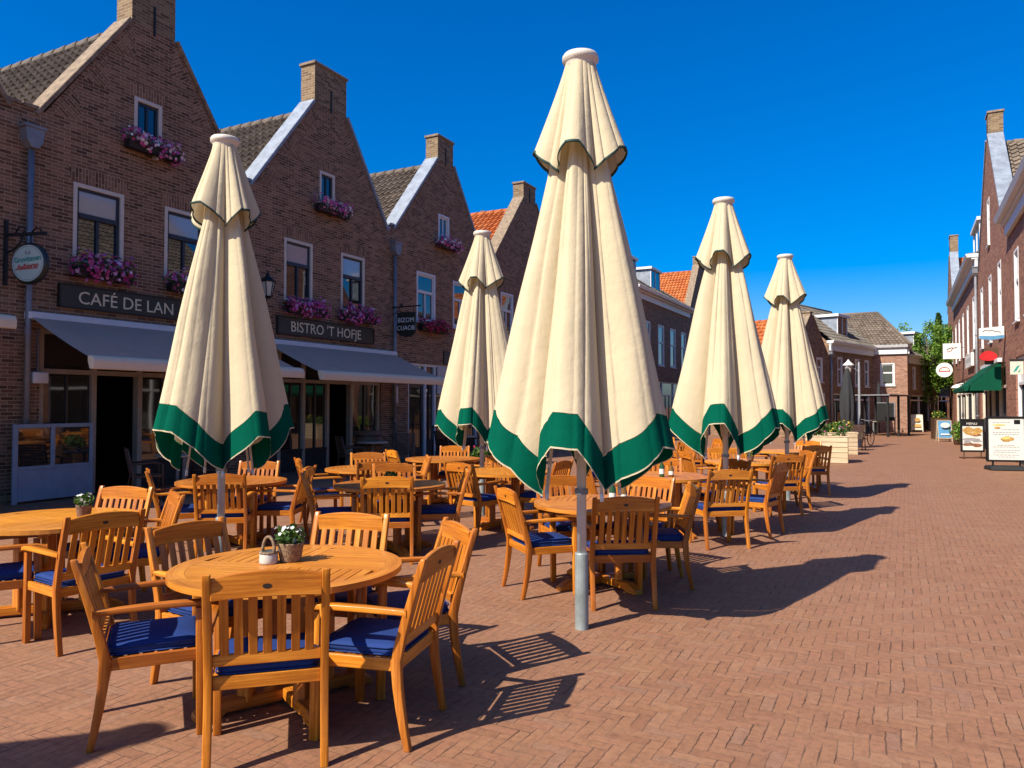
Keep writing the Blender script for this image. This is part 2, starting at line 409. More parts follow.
M = dict(
    paving=herringbone('brick_paving'),
    brick_dark=brick('brown_brick', (.15, .073, .039), (.262, .14, .08), (.42, .32, .21), .55, f=1.0),
    brick_red=brick('red_brick', (.31, .105, .058), (.44, .19, .11), (.4, .31, .23), .65),
    brick_pale=brick('pale_red_brick', (.36, .16, .10), (.48, .25, .16), (.45, .36, .28), .75),
    brick_chimney=brick('sandy_chimney_brick', (.165, .1, .052), (.27, .175, .095), (.34, .28, .19), .6, f=1.0),
    stone=plain('sandstone_coping', (.3, .215, .135), .85, var=.3, nscale=9, bump=.5),
    lead=plain('lead_sheet', (.3, .34, .39), .55, .1, .2, 4),
    tile_brown=tiles('brown_pantiles', (.165, .125, .09), (.24, .185, .135), (.31, .245, .18), (.12, .09, .065)),
    tile_orange=tiles('orange_pantiles', (.5, .13, .03), (.62, .18, .045), (.7, .25, .075), (.33, .1, .04)),
    tile_grey=tiles('grey_pantiles', (.11, .09, .07), (.17, .14, .11), (.23, .2, .16)),
    cream=plain('cream_paint', (.72, .64, .5), .5, var=.06),
    white=plain('white_paint', (.8, .79, .76), .5, var=.05),
    beige=plain('beige_paint', (.42, .34, .25), .55, var=.1),
    bluegrey=plain('blue_grey_paint', (.28, .34, .42), .5, var=.08),
    sash=plain('blue_black_paint', (.018, .022, .03), .4, var=.1),
    zinc=plain('zinc_pipe', (.27, .27, .28), .5, .3, .12),
    iron=plain('black_iron', (.015, .015, .015), .5, .3, .2),
    glass=glass('window_glass'),
    glass_shop=glass('shop_glass', (.02, .017, .014), .03),
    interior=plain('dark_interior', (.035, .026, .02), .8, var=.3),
    glass_blind=glass('window_with_blind', (.3, .31, .31), .06),
    blind=plain('pale_blind', (.62, .58, .5), .8, var=.06),
    signboard=plain('dark_green_signboard', (.018, .024, .016), .45, var=.15),
    letter=plain('cream_letters', (.9, .78, .5), .5, var=.04),
    awning=cloth('grey_awning_cloth', (.72, .43, .3), .05, .9, .06),
    awning_edge=cloth('cream_awning_edge', (.98, .8, .55), .1, .8, .04),
    awning_green=cloth('green_awning_cloth', (.004, .085, .045), .1),
    canopy=cloth('cream_canvas', (.79, .66, .425), .2, .85, .05),
    green=cloth('green_canvas', (.0008, .105, .06), .1, .85, .12, True, .35, .03),
    trim=plain('dark_green_binding', (.01, .05, .035), .7),
    pole=plain('white_pole_paint', (.76, .75, .7), .4, var=.08),
    sleeve=plain('grey_ground_sleeve', (.34, .38, .36), .5, .25, .2),
    capm=plain('ivory_cap', (.75, .68, .55), .5, var=.06),
    teak=wood('oiled_teak', (.25, .06, .005), (.52, .155, .013), (.75, .275, .03), .32),
    teak_top=wood('oiled_teak_top', (.36, .105, .011), (.58, .2, .022), (.74, .3, .04), .36),
    cushion=cloth('navy_cushion_cloth', (.022, .052, .2), 0, .75, .12, True, .15),
    badge=plain('dark_bronze_badge', (.06, .045, .03), .45, .5),
    rattan=wood('dark_brown_wood', (.045, .022, .012), (.08, .038, .02), (.11, .055, .03), .5),
    plank=wood('weathered_planks', (.42, .3, .17), (.55, .41, .25), (.66, .52, .34), .7),
    barrel=wood('brown_barrel_wood', (.1, .04, .018), (.15, .065, .03), (.2, .09, .04), .6),
    basket=plain('woven_basket', (.3, .2, .11), .9, var=.4, nscale=70, bump=1, bscale=120),
    terracotta=plain('brown_clay_pot', (.22, .12, .07), .8, var=.3, nscale=30, bump=.4),
    candle=plain('yellow_wax', (.8, .66, .2), .5, var=.1),
    leaf=islands('green_leaves', [(0, (.02, .055, .008)), (.5, (.045, .11, .015)), (1, (.1, .18, .03))]),
    leaf_dark=islands('dark_leaves', [(0, (.015, .045, .008)), (.6, (.04, .095, .018)), (1, (.09, .16, .035))]),
    leaf_tree=islands('tree_leaves', [(0, (.05, .11, .01)), (.5, (.1, .2, .018)), (1, (.18, .29, .035))]),
    petal_pink=islands('pink_and_white_petals', [(0, (.6, .05, .22)), (.3, (.75, .15, .38)), (.5, (.5, .08, .32)), (.62, (.85, .6, .68)), (1, (.92, .88, .84))], .6, .35),
    petal_mag=islands('magenta_petals', [(0, (.4, .02, .13)), (.4, (.6, .07, .26)), (.65, (.75, .25, .45)), (.8, (.5, .1, .45)), (1, (.9, .75, .8))], .6, .35),
    petal_red=islands('crimson_petals', [(0, (.3, .01, .04)), (.7, (.48, .03, .1)), (1, (.6, .15, .22))], .6, .35),
    petal_white=islands('white_petals', [(0, (.75, .73, .7)), (1, (.85, .84, .8))], .6, .3),
    petal_yel=islands('yellow_petals', [(0, (.7, .45, .03)), (1, (.8, .6, .1))], .6, .3),
    bark=plain('tree_bark', (.1, .075, .05), .9, var=.4, nscale=15, bump=1),
    paper=plain('white_poster', (.8, .78, .7), .6, var=.02),
    red=plain('red_enamel', (.6, .012, .015), .4),
    blue=plain('blue_print', (.1, .3, .5), .5),
    inkred=plain('red_print', (.55, .06, .05), .5),
    inkgreen=plain('green_print', (.01, .3, .24), .5),
    inkgrey=plain('grey_print', (.35, .34, .33), .6),
    food_a=plain('golden_food_print', (.6, .34, .09), .6, var=.35, nscale=30),
    food_b=plain('brown_food_print', (.3, .13, .06), .6, var=.4, nscale=30),
    mint=plain('pale_green_enamel', (.55, .68, .55), .45, var=.05),
    lampglass=plain('frosted_lamp_glass', (.6, .57, .48), .3, var=.1),
    soil=plain('dark_soil', (.035, .025, .018), .95),
    rubber=plain('black_rubber', (.012, .012, .012), .7),
)
# ------------------------------------------------------------------ leaves and flowers
def leaf_cloud(mb, c, r, n, size, rg, flat=.0, shell=.0):
    for _ in range(n):
        while True:
            p = Vector((rg.uniform(-1, 1), rg.uniform(-1, 1), rg.uniform(-1, 1)))
            if shell <= p.length <= 1: break
        q = Vector((c[0] + p.x * r[0], c[1] + p.y * r[1], c[2] + p.z * r[2]))
        a = Vector((rg.gauss(0, 1), rg.gauss(0, 1), rg.gauss(0, 1) * (1 - flat))).normalized()
        b2 = a.cross(Vector((rg.gauss(0, 1), rg.gauss(0, 1), rg.gauss(0, 1)))).normalized()
        s = size * rg.uniform(.6, 1.3)
        mb.face([q - a * s, q + b2 * s * .45 - a * .1 * s, q + a * s, q - b2 * s * .45 - a * .1 * s])

def blossoms(mb, c, r, n, size, rg, up=.35):
    for _ in range(n):
        while True:
            p = Vector((rg.uniform(-1, 1), rg.uniform(-1, 1), rg.uniform(-1, 1)))
            if .55 <= p.length <= 1.05: break
        q = Vector((c[0] + p.x * r[0], c[1] + p.y * r[1], c[2] + p.z * r[2]))
        nrm = (p.normalized() + Vector((rg.gauss(0, .3), rg.gauss(0, .3), up + rg.gauss(0, .3)))).normalized()
        s = nrm.cross(Vector((.3, .2, .9))).normalized(); t = nrm.cross(s)
        k = size * rg.uniform(.7, 1.25)
        pts = []
        for i in range(10):
            rr = k * (1 if i % 2 == 0 else .72); a = i * PI / 5
            pts.append(q + s * math.cos(a) * rr + t * math.sin(a) * rr + nrm * (.25 * k if i % 2 == 0 else 0))
        mb.face(pts)

def flower_box(loc, w, label, petal, h=.17, d=.2, fol=.2, nb=120, seed=1):
    """Window box on the front wall (front faces +x), origin at its back bottom middle."""
    rg = random.Random(seed)
    r = empty('flower_box', loc, 0, label, 'flower box', 'flower boxes under the upper windows')
    b = MB(); b.prism([(0.01, h), (d, h), (d * .82, 0), (.01, 0)], -w / 2, w / 2, 'y'); b.build('trough', M['iron'], r, .006)
    f = MB(); bl = MB()
    for k in range(max(3, int(w / .22))):
        cy = -w / 2 + (k + .5) * w / max(3, int(w / .22))
        rz_ = fol * rg.uniform(.7, 1.15)
        c = (d * .55, cy, h + .02 + rg.uniform(-.05, .05))
        leaf_cloud(f, c, (d * .75, w * .16, rz_), 60, .035, rg)
        blossoms(bl, (c[0] + .04, cy, c[2] + .02), (d * 1.05, w * .19, rz_ * 1.15), nb // 3, .04, rg, .15)
    f.build('foliage', M['leaf_dark'], r, weld=False); bl.build('blossoms', petal, r, weld=False)
    return r

# ------------------------------------------------------------------ house parts (local: front wall in x=0 facing +x, y along the wall)
def window(parent, y0, y1, z0, z1, style='dark', mull=True, trans=.6):
    fr = 'white' if style == 'white' else 'cream'
    sa = 'white' if style == 'white' else 'sash'
    t = .075
    m = MB()
    m.box(-.12, .012, y0, y0 + t, z0, z1); m.box(-.12, .012, y1 - t, y1, z0, z1)
    m.box(-.12, .011, y0 + t, y1 - t, z1 - t, z1); m.box(-.12, .011, y0 + t, y1 - t, z0, z0 + t * .6)
    w = m.build('window', M[fr], parent, .004)
    a, b_, c, d = y0 + t, y1 - t, z0 + t * .6, z1 - t
    s = MB(); k = .055
    s.box(-.1, -.03, a, a + k, c, d); s.box(-.1, -.03, b_ - k, b_, c, d)
    s.box(-.1, -.031, a + k, b_ - k, d - k, d); s.box(-.1, -.031, a + k, b_ - k, c, c + k)
    zt = c + (d - c) * trans
    if trans: s.box(-.1, -.015, a + k, b_ - k, zt - .045, zt + .045)
    if mull:
        ym = (a + b_) / 2
        s.box(-.1, -.032, ym - .028, ym + .028, c + k, (zt - .045) if trans else d - k)
    s.build('sash', M[sa], w, .003)
    g = MB()
    if trans:
        g.face([(-.07, a, c), (-.07, b_, c), (-.072, b_, zt), (-.072, a, zt)])
        up = MB(); up.face([(-.055, a, zt), (-.055, b_, zt), (-.052, b_, d), (-.052, a, d)]); up.build('pane', M['glass_blind' if style == 'dark' else 'glass'], w)
    else: g.face([(-.06, a, c), (-.06, b_, c), (-.06, b_, d), (-.06, a, d)])
    g.build('pane', M['glass'], w)
    q = MB(); q.prism([(-.1, z0 - .0), (.07, z0 - .02), (.07, z0 - .07), (-.1, z0 - .07)], y0 - .04, y1 + .04, 'y'); q.build('sill', M['stone' if style != 'white' else 'white'], w, .004)
    return w

def wall_mesh(mb, outline, holes, depth=.12):
    """Front wall polygon in the (y,z) plane at x=0 with rectangular holes and their reveals."""
    polys = [[Vector((p[0], p[1], 0)) for p in outline]]
    for (a, b_, c, d) in holes:
        polys.append([Vector(q) for q in ((a, c, 0), (a, d, 0), (b_, d, 0), (b_, c, 0))])
    flat = [p for pl in polys for p in pl]
    for t in tessellate_polygon(polys):
        P = [flat[i] for i in t]
        ar = (P[1].x - P[0].x) * (P[2].y - P[0].y) - (P[2].x - P[0].x) * (P[1].y - P[0].y)
        if ar < 0: P = P[::-1]
        mb.face([(0, p.x, p.y) for p in P])
    for (a, b_, c, d) in holes:
        mb.face([(0, a, c), (0, a, d), (-depth, a, d), (-depth, a, c)])
        mb.face([(0, b_, d), (0, b_, c), (-depth, b_, c), (-depth, b_, d)])
        mb.face([(0, a, d), (0, b_, d), (-depth, b_, d), (-depth, a, d)])
        if c > .02: mb.face([(0, b_, c), (0, a, c), (-depth, a, c), (-depth, b_, c)])

def patch(mb, pts, ang, x=.004):
    """Brickwork laid at another angle, bonded 4 mm proud of the wall face."""
    ca, sa = math.cos(ang), math.sin(ang)
    ar = sum(pts[i][0] * pts[(i + 1) % len(pts)][1] - pts[(i + 1) % len(pts)][0] * pts[i][1] for i in range(len(pts)))
    if ar < 0: pts = pts[::-1]
    mb.face([(x, p[0], p[1]) for p in pts], [(p[0] * ca + p[1] * sa, -p[0] * sa + p[1] * ca) for p in pts])

def arch(mb, y0, y1, z, h=.24):
    n = 7; w = y1 - y0
    top = []; bot = []
    for i in range(n + 1):
        t = i / n; bu = .05 * (1 - (2 * t - 1) ** 2)
        top.append((y0 - .1 + (w + .2) * t, z + h + bu)); bot.append((y0 - .02 + (w + .04) * t, z + .005))
    for i in range(n):
        P = [bot[i], bot[i + 1], top[i + 1], top[i]]
        mb.face([(.005, p[0], p[1]) for p in P], [(p[1] * 1.0, p[0]) for p in P])

def tile_slope(mb, A, B, C, D, coarse=1, course=.32, wave=.24, amp=.042):
    """Pantiled slope with bottom edge A-B and top edge D-C."""
    A, B, C, D = map(Vector, (A, B, C, D))
    L = (B - A).length; H = ((D - A).length + (C - B).length) / 2
    nrm = (B - A).cross(D - A).normalized()
    if nrm.z < 0: nrm = -nrm
    WS = ((0.0, 0.0), (.13, 1.0), (.32, .8), (.6, .22), (.85, .0)) if coarse == 1 else ((0.0, 0.0), (.2, 1.0), (.65, .15))
    nt_ = max(3, round(L / wave)); nv = max(2, round(H / course))
    us = [((k + w_) / nt_, h_) for k in range(nt_) for w_, h_ in WS] + [(1.0, 0.0)]
    rows = []; vv = []
    for j in range(nv):
        for (f, lift) in ((0.0, .05), (.999, 0.0)):
            v = (j + f) / nv
            rows.append([A.lerp(B, u).lerp(D.lerp(C, u), v) + nrm * (lift + amp * 1.5 * h_) for u, h_ in us]); vv.append(v * H)
    mb.grid(rows, uvf=lambda i, j: (us[min(i, len(us) - 1)][0] * L, min(vv[min(j, len(vv) - 1)], H) - (.001 if j % 2 else -.001)), smooth=False)

def hopper_pipe(parent, y, ztop, x=.09, name='downpipe'):
    m = MB()
    m.tube([(x, y, 0.02), (x, y, ztop)], .05, 10)
    for z in (1.2, 2.9, 4.6): 
        if z < ztop - .3: m.lathe([(.05, -.03), (.062, -.03), (.062, .03), (.05, .03)], 10, (x, y, z), smooth=False)
    p = m.build(name, M['zinc'], parent)
    h = MB()
    h.prism([(y - .16, ztop + .3), (y + .16, ztop + .3), (y + .14, ztop + .08), (y + .06, ztop - .04), (y - .06, ztop - .04), (y - .14, ztop + .08)], .005, .21, 'x')
    h.box(.0, .23, y - .19, y + .19, ztop + .3, ztop + .35)
    h.build('hopper', M['zinc'], p, .006)
    return p

def gable_house(name, label, loc, rz, w, D, rake, zE, zR, zC, zRidge, wins=(), shop=None, holes=(), wall='brick_dark', tile='tile_brown',
                coping='lead', style='dark', coarse=1, patches=True, chim='brick_chimney', anchor=True, shop_floor=True, ridge_x=-.4):
    l0, l1, r1, r0 = rake
    H = empty(name, loc, rz, label, 'house', None)
    yc = (l1 + r1) / 2
    outline = [(0, 0), (w, 0), (w, zE), (r0, zE), (r1, zR), (l1, zR), (l0, zE), (0, zE)]
    hs = [(a, b_, c, d) for a, b_, c, d in wins] + list(holes)
    mb = MB()
    if shop:
        a, b_, zt = shop
        outline = [(0, 0), (a, 0), (a, zt), (b_, zt), (b_, 0)] + outline[1:]
    wall_mesh(mb, outline, hs)
    if shop:
        a, b_, zt = shop
        for yy, flip in ((a, 0), (b_, 1)):
            P = [(0, yy, 0), (0, yy, zt), (-.3, yy, zt), (-.3, yy, 0)]
            mb.face(P if not flip else P[::-1])
        mb.face([(0, a, zt), (0, b_, zt), (-.3, b_, zt), (-.3, a, zt)])
    T = .4
    # parapet: top edges and back face of the gable
    top = [(w, zE), (r0, zE), (r1, zR), (l1, zR), (l0, zE), (0, zE)]
    for i in range(len(top) - 1):
        p, q = top[i], top[i + 1]
        mb.face([(0, p[0], p[1]), (0, q[0], q[1]), (-T, q[0], q[1]), (-T, p[0], p[1])])
    zb = zE - .7
    mb.face([(-T, p[0], p[1]) for p in [(0, zb), (0, zE), (l0, zE), (l1, zR), (r1, zR), (r0, zE), (w, zE), (w, zb)]])
    # body
    mb.face([(0, 0, 0), (0, 0, zE), (-D, 0, zE), (-D, 0, 0)]); mb.face([(0, w, zE), (0, w, 0), (-D, w, 0), (-D, w, zE)])
    mb.face([(-D, 0, 0), (-D, 0, zE), (-D, yc, zRidge), (-D, w, zE), (-D, w, 0)])
    for a, b_, c, d in wins: arch(mb, a, b_, d)
    if patches:
        sl = (zR - zE) / (l1 - l0); ang = math.atan(sl)
        nP = 3
        for side in (0, 1):
            for k in range(nP):
                t0, t1 = (k + .12) / nP, (k + .98) / nP
                if side == 0: P0 = (l0 + (l1 - l0) * t0, zE + (zR - zE) * t0); P1 = (l0 + (l1 - l0) * t1, zE + (zR - zE) * t1); apx = (P1[0] + .12, P0[1] - .05); an = ang - PI / 2
                else: P0 = (r0 + (r1 - r0) * t0, zE + (zR - zE) * t0); P1 = (r0 + (r1 - r0) * t1, zE + (zR - zE) * t1); apx = (P1[0] - .12, P0[1] - .05); an = PI / 2 - ang
                s = .06 if side == 0 else -.06
                patch(mb, [(P0[0] + s, P0[1] - .03), (P1[0] + s, P1[1] - .03), apx], an)
    mb.build('wall', M[wall], H)
    # roof
    rf = MB()
    e = .16
    # straight sheets from the ridge to beyond the valley so that neighbours meet
    tile_slope(rf, (-T, l0 - e, zE - .06), (-D, l0 - e, zE - .06), (-D, yc, zRidge), (-T, yc, zRidge), coarse)
    tile_slope(rf, (-D, r0 + e, zE - .06), (-T, r0 + e, zE - .06), (-T, yc, zRidge), (-D, yc, zRidge), coarse)
    rfo = rf.build('roof', M[tile], H)
    rg_ = MB(); nr = int((D - T) / .4)
    for k in range(nr):
        x = -T - k * .4
        rg_.tube([(x, yc, zRidge + .03), (x - .41, yc, zRidge + .02)], .11, 8, r1=.095)
    rg_.build('ridge_tiles', M[tile], rfo)
    # coping
    for (p, q) in (((l0 - .12, zE - .1), (l1, zR)), ((r0 + .12, zE - .1), (r1, zR))):
        c = MB()
        dy, dz = q[0] - p[0], q[1] - p[1]; ln = math.hypot(dy, dz)
        ny, nz = (-dz / ln, dy / ln) if dy > 0 else (dz / ln, -dy / ln)
        c.bar((-T / 2, p[0] + ny * .04, p[1] + nz * .04), (-T / 2, q[0] + ny * .04, q[1] + nz * .04), T + .1, .08, up=(0, ny, nz))
        c.build('coping', M[coping], H, .01)
    for ya, yb in ((.01, l0 - .1), (r0 + .1, w - .01)):
        if yb - ya > .05:
            v = MB(); v.box(-T - .02, .03, ya, yb, zE + .002, zE + .07); v.build('valley_cap', M['lead' if coping == 'lead' else 'stone'], H, .006)
    # chimney
    c = MB(); c.box(-.46, .0035, l1 + .004, r1 - .004, zR - .0, zC)
    ch = c.build('chimney', M[chim], H)
    c = MB(); c.box(-.5, .04, l1 - .04, r1 + .04, zC, zC + .08); c.build('chimney_cap', M['stone'], ch, .012)
    if anchor:
        c = MB(); c.box(.004, .03, yc - .02, yc + .02, zR - .1, zR + .5); c.build('wall_anchor', M['iron'], H, .004)
    for a, b_, c_, d in wins: window(H, a, b_, c_, d, style, True, .62 if d - c_ > 1.1 else 0)
    return H

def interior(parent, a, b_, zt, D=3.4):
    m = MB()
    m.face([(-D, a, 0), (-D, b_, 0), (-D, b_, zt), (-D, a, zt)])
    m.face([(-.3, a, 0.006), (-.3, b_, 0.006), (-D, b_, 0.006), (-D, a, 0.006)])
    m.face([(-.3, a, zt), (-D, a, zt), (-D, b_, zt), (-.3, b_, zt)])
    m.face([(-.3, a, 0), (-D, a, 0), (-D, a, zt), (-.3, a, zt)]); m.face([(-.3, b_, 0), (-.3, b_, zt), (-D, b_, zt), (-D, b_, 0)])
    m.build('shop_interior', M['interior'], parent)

def shopfront(parent, posts, zt, bays, ztrans=2.25, mat='beige', stall=.5):
    """posts: y of each post; bays: 'glass', 'door' or 'open' between them."""
    m = MB()
    for y in posts: m.box(-.2, -.04, y - .05, y + .05, 0, zt)
    for a, b_ in zip(posts[:-1], posts[1:]):
        m.box(-.19, -.05, a + .05, b_ - .05, ztrans - .045, ztrans + .045); m.box(-.19, -.05, a + .05, b_ - .05, zt - .09, zt - .002)
    s = m.build('shopfront', M[mat], parent, .006)
    for (a, b_), kind in zip(zip(posts[:-1], posts[1:]), bays):
        g = MB(); g.face([(-.11, a + .05, ztrans), (-.11, b_ - .05, ztrans), (-.11, b_ - .05, zt - .05), (-.11, a + .05, zt - .05)])
        if kind == 'glass':
            st = MB(); st.box(-.18, -.06, a + .05, b_ - .05, 0, stall); st.box(-.185, -.03, a + .05, b_ - .05, stall, stall + .05)
            st.build('stall_riser', M['interior'], s, .005)
            g.face([(-.115, a + .05, stall), (-.115, b_ - .05, stall), (-.112, b_ - .05, ztrans), (-.112, a + .05, ztrans)])
            f = MB()
            n = 2 if b_ - a < 1.2 else 3
            for k in range(1, n):
                y = a + (b_ - a) * k / n
                f.box(-.15, -.08, y - .022, y + .022, stall + .05, ztrans - .045)
            f.build('glazing_bar', M['sash'], s)
        elif kind == 'door':
            dm = MB(); y0, y1 = a + .06, b_ - .06
            dm.box(-.16, -.1, y0, y0 + .1, 0.01, ztrans - .05); dm.box(-.16, -.1, y1 - .1, y1, 0.01, ztrans - .05)
            dm.box(-.158, -.102, y0 + .1, y1 - .1, 0.01, .3); dm.box(-.158, -.102, y0 + .1, y1 - .1, ztrans - .17, ztrans - .05)
            do = dm.build('door', M['sash'], s, .004)
            dg = MB(); dg.face([(-.13, y0 + .1, .3), (-.13, y1 - .1, .3), (-.13, y1 - .1, ztrans - .17), (-.13, y0 + .1, ztrans - .17)]); dg.build('pane', M['glass_shop'], do)
            hd = MB(); hd.tube([(-.07, y0 + .06, .95), (-.07, y0 + .06, 1.25)], .012, 6); hd.build('handle', M['zinc'], do)
        g.build('pane', M['glass_shop'], s)
    return s

def awning(loc, w, proj, drop, label, mat='awning', edge='awning_edge', arms=True, group='grey shop awnings'):
    """Folding-arm awning, origin on the wall at its left top; w along +y, sticking out to +x."""
    r = empty('awning', loc, 0, label, 'awning', group)
    c = MB()
    c.box(0.005, .14, -.06, w + .06, -.02, .12); c.build('cassette', M['white'], r, .015)
    n = 18; k = 10
    rows = []
    for i in range(k + 1):
        t = i / k
        rows.append([(.1 + (proj - .1) * t, w * j / n, .03 - drop * t - .03 * math.sin(PI * t)) for j in range(n + 1)])
    s = MB(); s.grid(rows); s.build('fabric', M[mat], r)
    f = MB(); f.prism([(proj - .08, -drop + .1), (proj + .04, -drop + .07), (proj + .08, -drop + .0), (proj + .07, -drop - .13), (proj - .03, -drop - .13), (proj - .08, -drop)], -.04, w + .04, 'y')
    f.build('front_bar', M[edge], r, .012)
    if arms:
        for y in (.35, w - .35):
            a = MB(); el = (proj * .5, y + (.5 if y < w / 2 else -.5), -drop * .5 - .12)
            a.bar((.1, y, -.08), el, .05, .06); a.bar(el, (proj - .03, y, -drop - .02), .04, .05); a.build('folding_arm', M['white'], r, .006)
    return r

def eaves_house(name, label, loc, rz, w, D, zE, zRidge, wins=(), shop=None, wall='brick_dark', tile='tile_grey', style='white', hip=(0, 0), coarse=2,
                dormers=(), over=.4, holes=(), fascia='white', pipe=None, cat='house'):
    H = empty(name, loc, rz, label, cat)
    mb = MB(); outline = [(0, 0), (w, 0), (w, zE), (0, zE)]
    if shop:
        a, b_, zt = shop
        outline = [(0, 0), (a, 0), (a, zt), (b_, zt), (b_, 0), (w, 0), (w, zE), (0, zE)]
        for yy, flip in ((a, 0), (b_, 1)):
            P = [(0, yy, 0), (0, yy, zt), (-.3, yy, zt), (-.3, yy, 0)]
            mb.face(P if not flip else P[::-1])
        mb.face([(0, a, zt), (0, b_, zt), (-.3, b_, zt), (-.3, a, zt)])
    wall_mesh(mb, outline, list(wins) + list(holes))
    xr = -D / 2
    sideL = [(0, 0, 0), (0, 0, zE), (xr, 0, zRidge), (-D, 0, zE), (-D, 0, 0)] if not hip[0] else [(0, 0, 0), (0, 0, zE), (-D, 0, zE), (-D, 0, 0)]
    sideR = [(0, w, 0), (-D, w, 0), (-D, w, zE), (xr, w, zRidge), (0, w, zE)] if not hip[1] else [(0, w, 0), (-D, w, 0), (-D, w, zE), (0, w, zE)]
    mb.face(sideL); mb.face(sideR); mb.face([(-D, 0, 0), (-D, 0, zE), (-D, w, zE), (-D, w, 0)])
    for a, b_, c, d in wins: arch(mb, a, b_, d, .2)
    mb.build('wall', M[wall], H)
    f = MB()
    f.box(.006, .12, 0, w, zE - .42, zE - .1); f.box(.0, over * .6, -.02, w + .02, zE - .1, zE - .02); f.prism([(-.1, zE - .02), (over, zE - .02), (over + .06, zE + .14), (-.1, zE + .14)], -.05, w + .05, 'y')
    if hip[1]: f.box(-D, .0, w + .006, w + .12, zE - .42, zE - .1); f.box(-D, -.0, w, w + over, zE - .018, zE + .138)
    if hip[0]: f.box(-D, .0, -.12, -.006, zE - .42, zE - .1); f.box(-D, -.0, -over, 0, zE - .018, zE + .138)
    f.build('cornice', M[fascia], H, .01)
    r = MB(); z0 = zE + .1; o = over * .8
    hl, hr = hip
    yl0 = -o if hl else 0; yr0 = w + o if hr else w
    tile_slope(r, (o, yl0, z0), (o, yr0, z0), (xr, w - hr, zRidge), (xr, hl, zRidge), coarse)
    tile_slope(r, (-D - o, yr0, z0), (-D - o, yl0, z0), (xr, hl, zRidge), (xr, w - hr, zRidge), coarse)
    if hr: tile_slope(r, (o, yr0, z0), (-D - o, yr0, z0), (xr - .01, w - hr, zRidge), (xr, w - hr, zRidge), coarse)
    if hl: tile_slope(r, (-D - o, yl0, z0), (o, yl0, z0), (xr, hl, zRidge), (xr - .01, hl, zRidge), coarse)
    ro = r.build('roof', M[tile], H)
    rt = MB(); rt.tube([(xr, hl, zRidge + .03), (xr, w - hr, zRidge + .03)], .1, 8)
    if hr: rt.tube([(o, yr0, z0 + .03), (xr, w - hr, zRidge + .03)], .09, 8)
    if hl: rt.tube([(o, yl0, z0 + .03), (xr, hl, zRidge + .03)], .09, 8)
    rt.build('ridge_tiles', M[tile], ro)
    for (y0, y1, z1, xf) in dormers:
        m = MB(); zb = zE + .25
        m.box(xf - 2.2, xf, y0, y1, zb, z1); d = m.build('dormer', M['lead'], H, .01)
        m = MB(); m.box(xf - 2.3, xf + .15, y0 - .14, y1 + .14, z1, z1 + .16); m.build('dormer_roof', M['white'], d, .01)
        m = MB(); m.box(xf + .003, xf + .05, y0, y0 + .1, zb, z1 - .01); m.box(xf + .003, xf + .05, y1 - .1, y1, zb, z1 - .01); m.box(xf + .003, xf + .049, y0 + .1, y1 - .1, zb + .2, zb + .3); m.box(xf + .003, xf + .048, (y0 + y1) / 2 - .04, (y0 + y1) / 2 + .04, zb + .3, z1 - .01)
        m.build('dormer_frame', M['white'], d)
        m = MB(); m.face([(xf + .02, y0 + .1, zb + .3), (xf + .02, y1 - .1, zb + .3), (xf + .02, y1 - .1, z1 - .02), (xf + .02, y0 + .1, z1 - .02)]); m.build('pane', M['glass'], d)
    for a, b_, c, d in wins: window(H, a, b_, c, d, style, False, .58)
    if pipe is not None:
        hopper_pipe(H, pipe, zE - .75)
    return H
# ------------------------------------------------------------------ ground
g = MB(); g.face([(-260, -120, 0), (260, -120, 0), (260, 400, 0), (-260, 400, 0)])
tag(g.build('paved_square', M['paving']), kind='structure')

# ------------------------------------------------------------------ left row of houses, front walls on x = -13.4
XW = -13.4
def L(y): return (XW, y, 0)
gable_house('gable_house', 'brown brick gable house cut off by the left frame edge, beside the café', L(2.4), 0, 5.2, 8, (.35, 1.9, 3.05, 4.85), 6.8, 9.15, 10.4, 9.35, coping='stone')
h1 = gable_house('gable_house', 'brown brick gable café with a sandy stone coping and pale awning, leftmost full house', L(7.6), 0, 4.95, 8,
                 (.39, 2.05, 3.05, 4.68), 6.8, 9.2, 10.45, 9.4, coping='stone',
                 wins=[(.93, 1.94, 4.27, 5.72), (2.85, 3.86, 4.27, 5.72), (2.13, 2.76, 6.93, 7.74)], shop=(.38, 4.6, 3.0))
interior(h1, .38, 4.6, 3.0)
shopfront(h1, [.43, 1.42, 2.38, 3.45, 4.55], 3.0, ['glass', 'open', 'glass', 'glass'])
h2 = gable_house('gable_house', 'brown brick gable bistro with lead coping, second full house from the left', L(12.55), 0, 5.55, 8,
                 (.3, 2.3, 3.55, 5.3), 6.82, 9.45, 10.45, 9.5,
                 wins=[(1.27, 2.27, 4.22, 5.75), (3.37, 4.37, 4.22, 5.75), (2.51, 3.1, 6.9, 7.74)], shop=(.3, 5.15, 3.0))
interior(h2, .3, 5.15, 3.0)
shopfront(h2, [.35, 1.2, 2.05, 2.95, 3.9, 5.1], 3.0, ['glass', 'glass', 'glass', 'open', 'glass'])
h3 = gable_house('gable_house', 'brown brick gable house with white windows beside the bistro', L(18.1), 0, 5.8, 8,
                 (.3, 2.55, 3.5, 5.4), 6.95, 9.65, 10.4, 9.6, style='white',
                 wins=[(1.37, 2.43, 4.27, 5.82), (3.5, 4.55, 4.27, 5.82), (2.6, 3.26, 7.02, 7.88)], shop=(.95, 5.2, 2.95))
interior(h3, .95, 5.2, 2.95)
shopfront(h3, [1.0, 1.95, 2.5, 5.15], 2.95, ['door', 'glass', 'glass'], mat='white', ztrans=2.35)
m = MB(); m.box(-.03, .03, 2.56, 5.1, 2.0, 2.88); m.build('roller_blind', M['blind'], h3, .01)
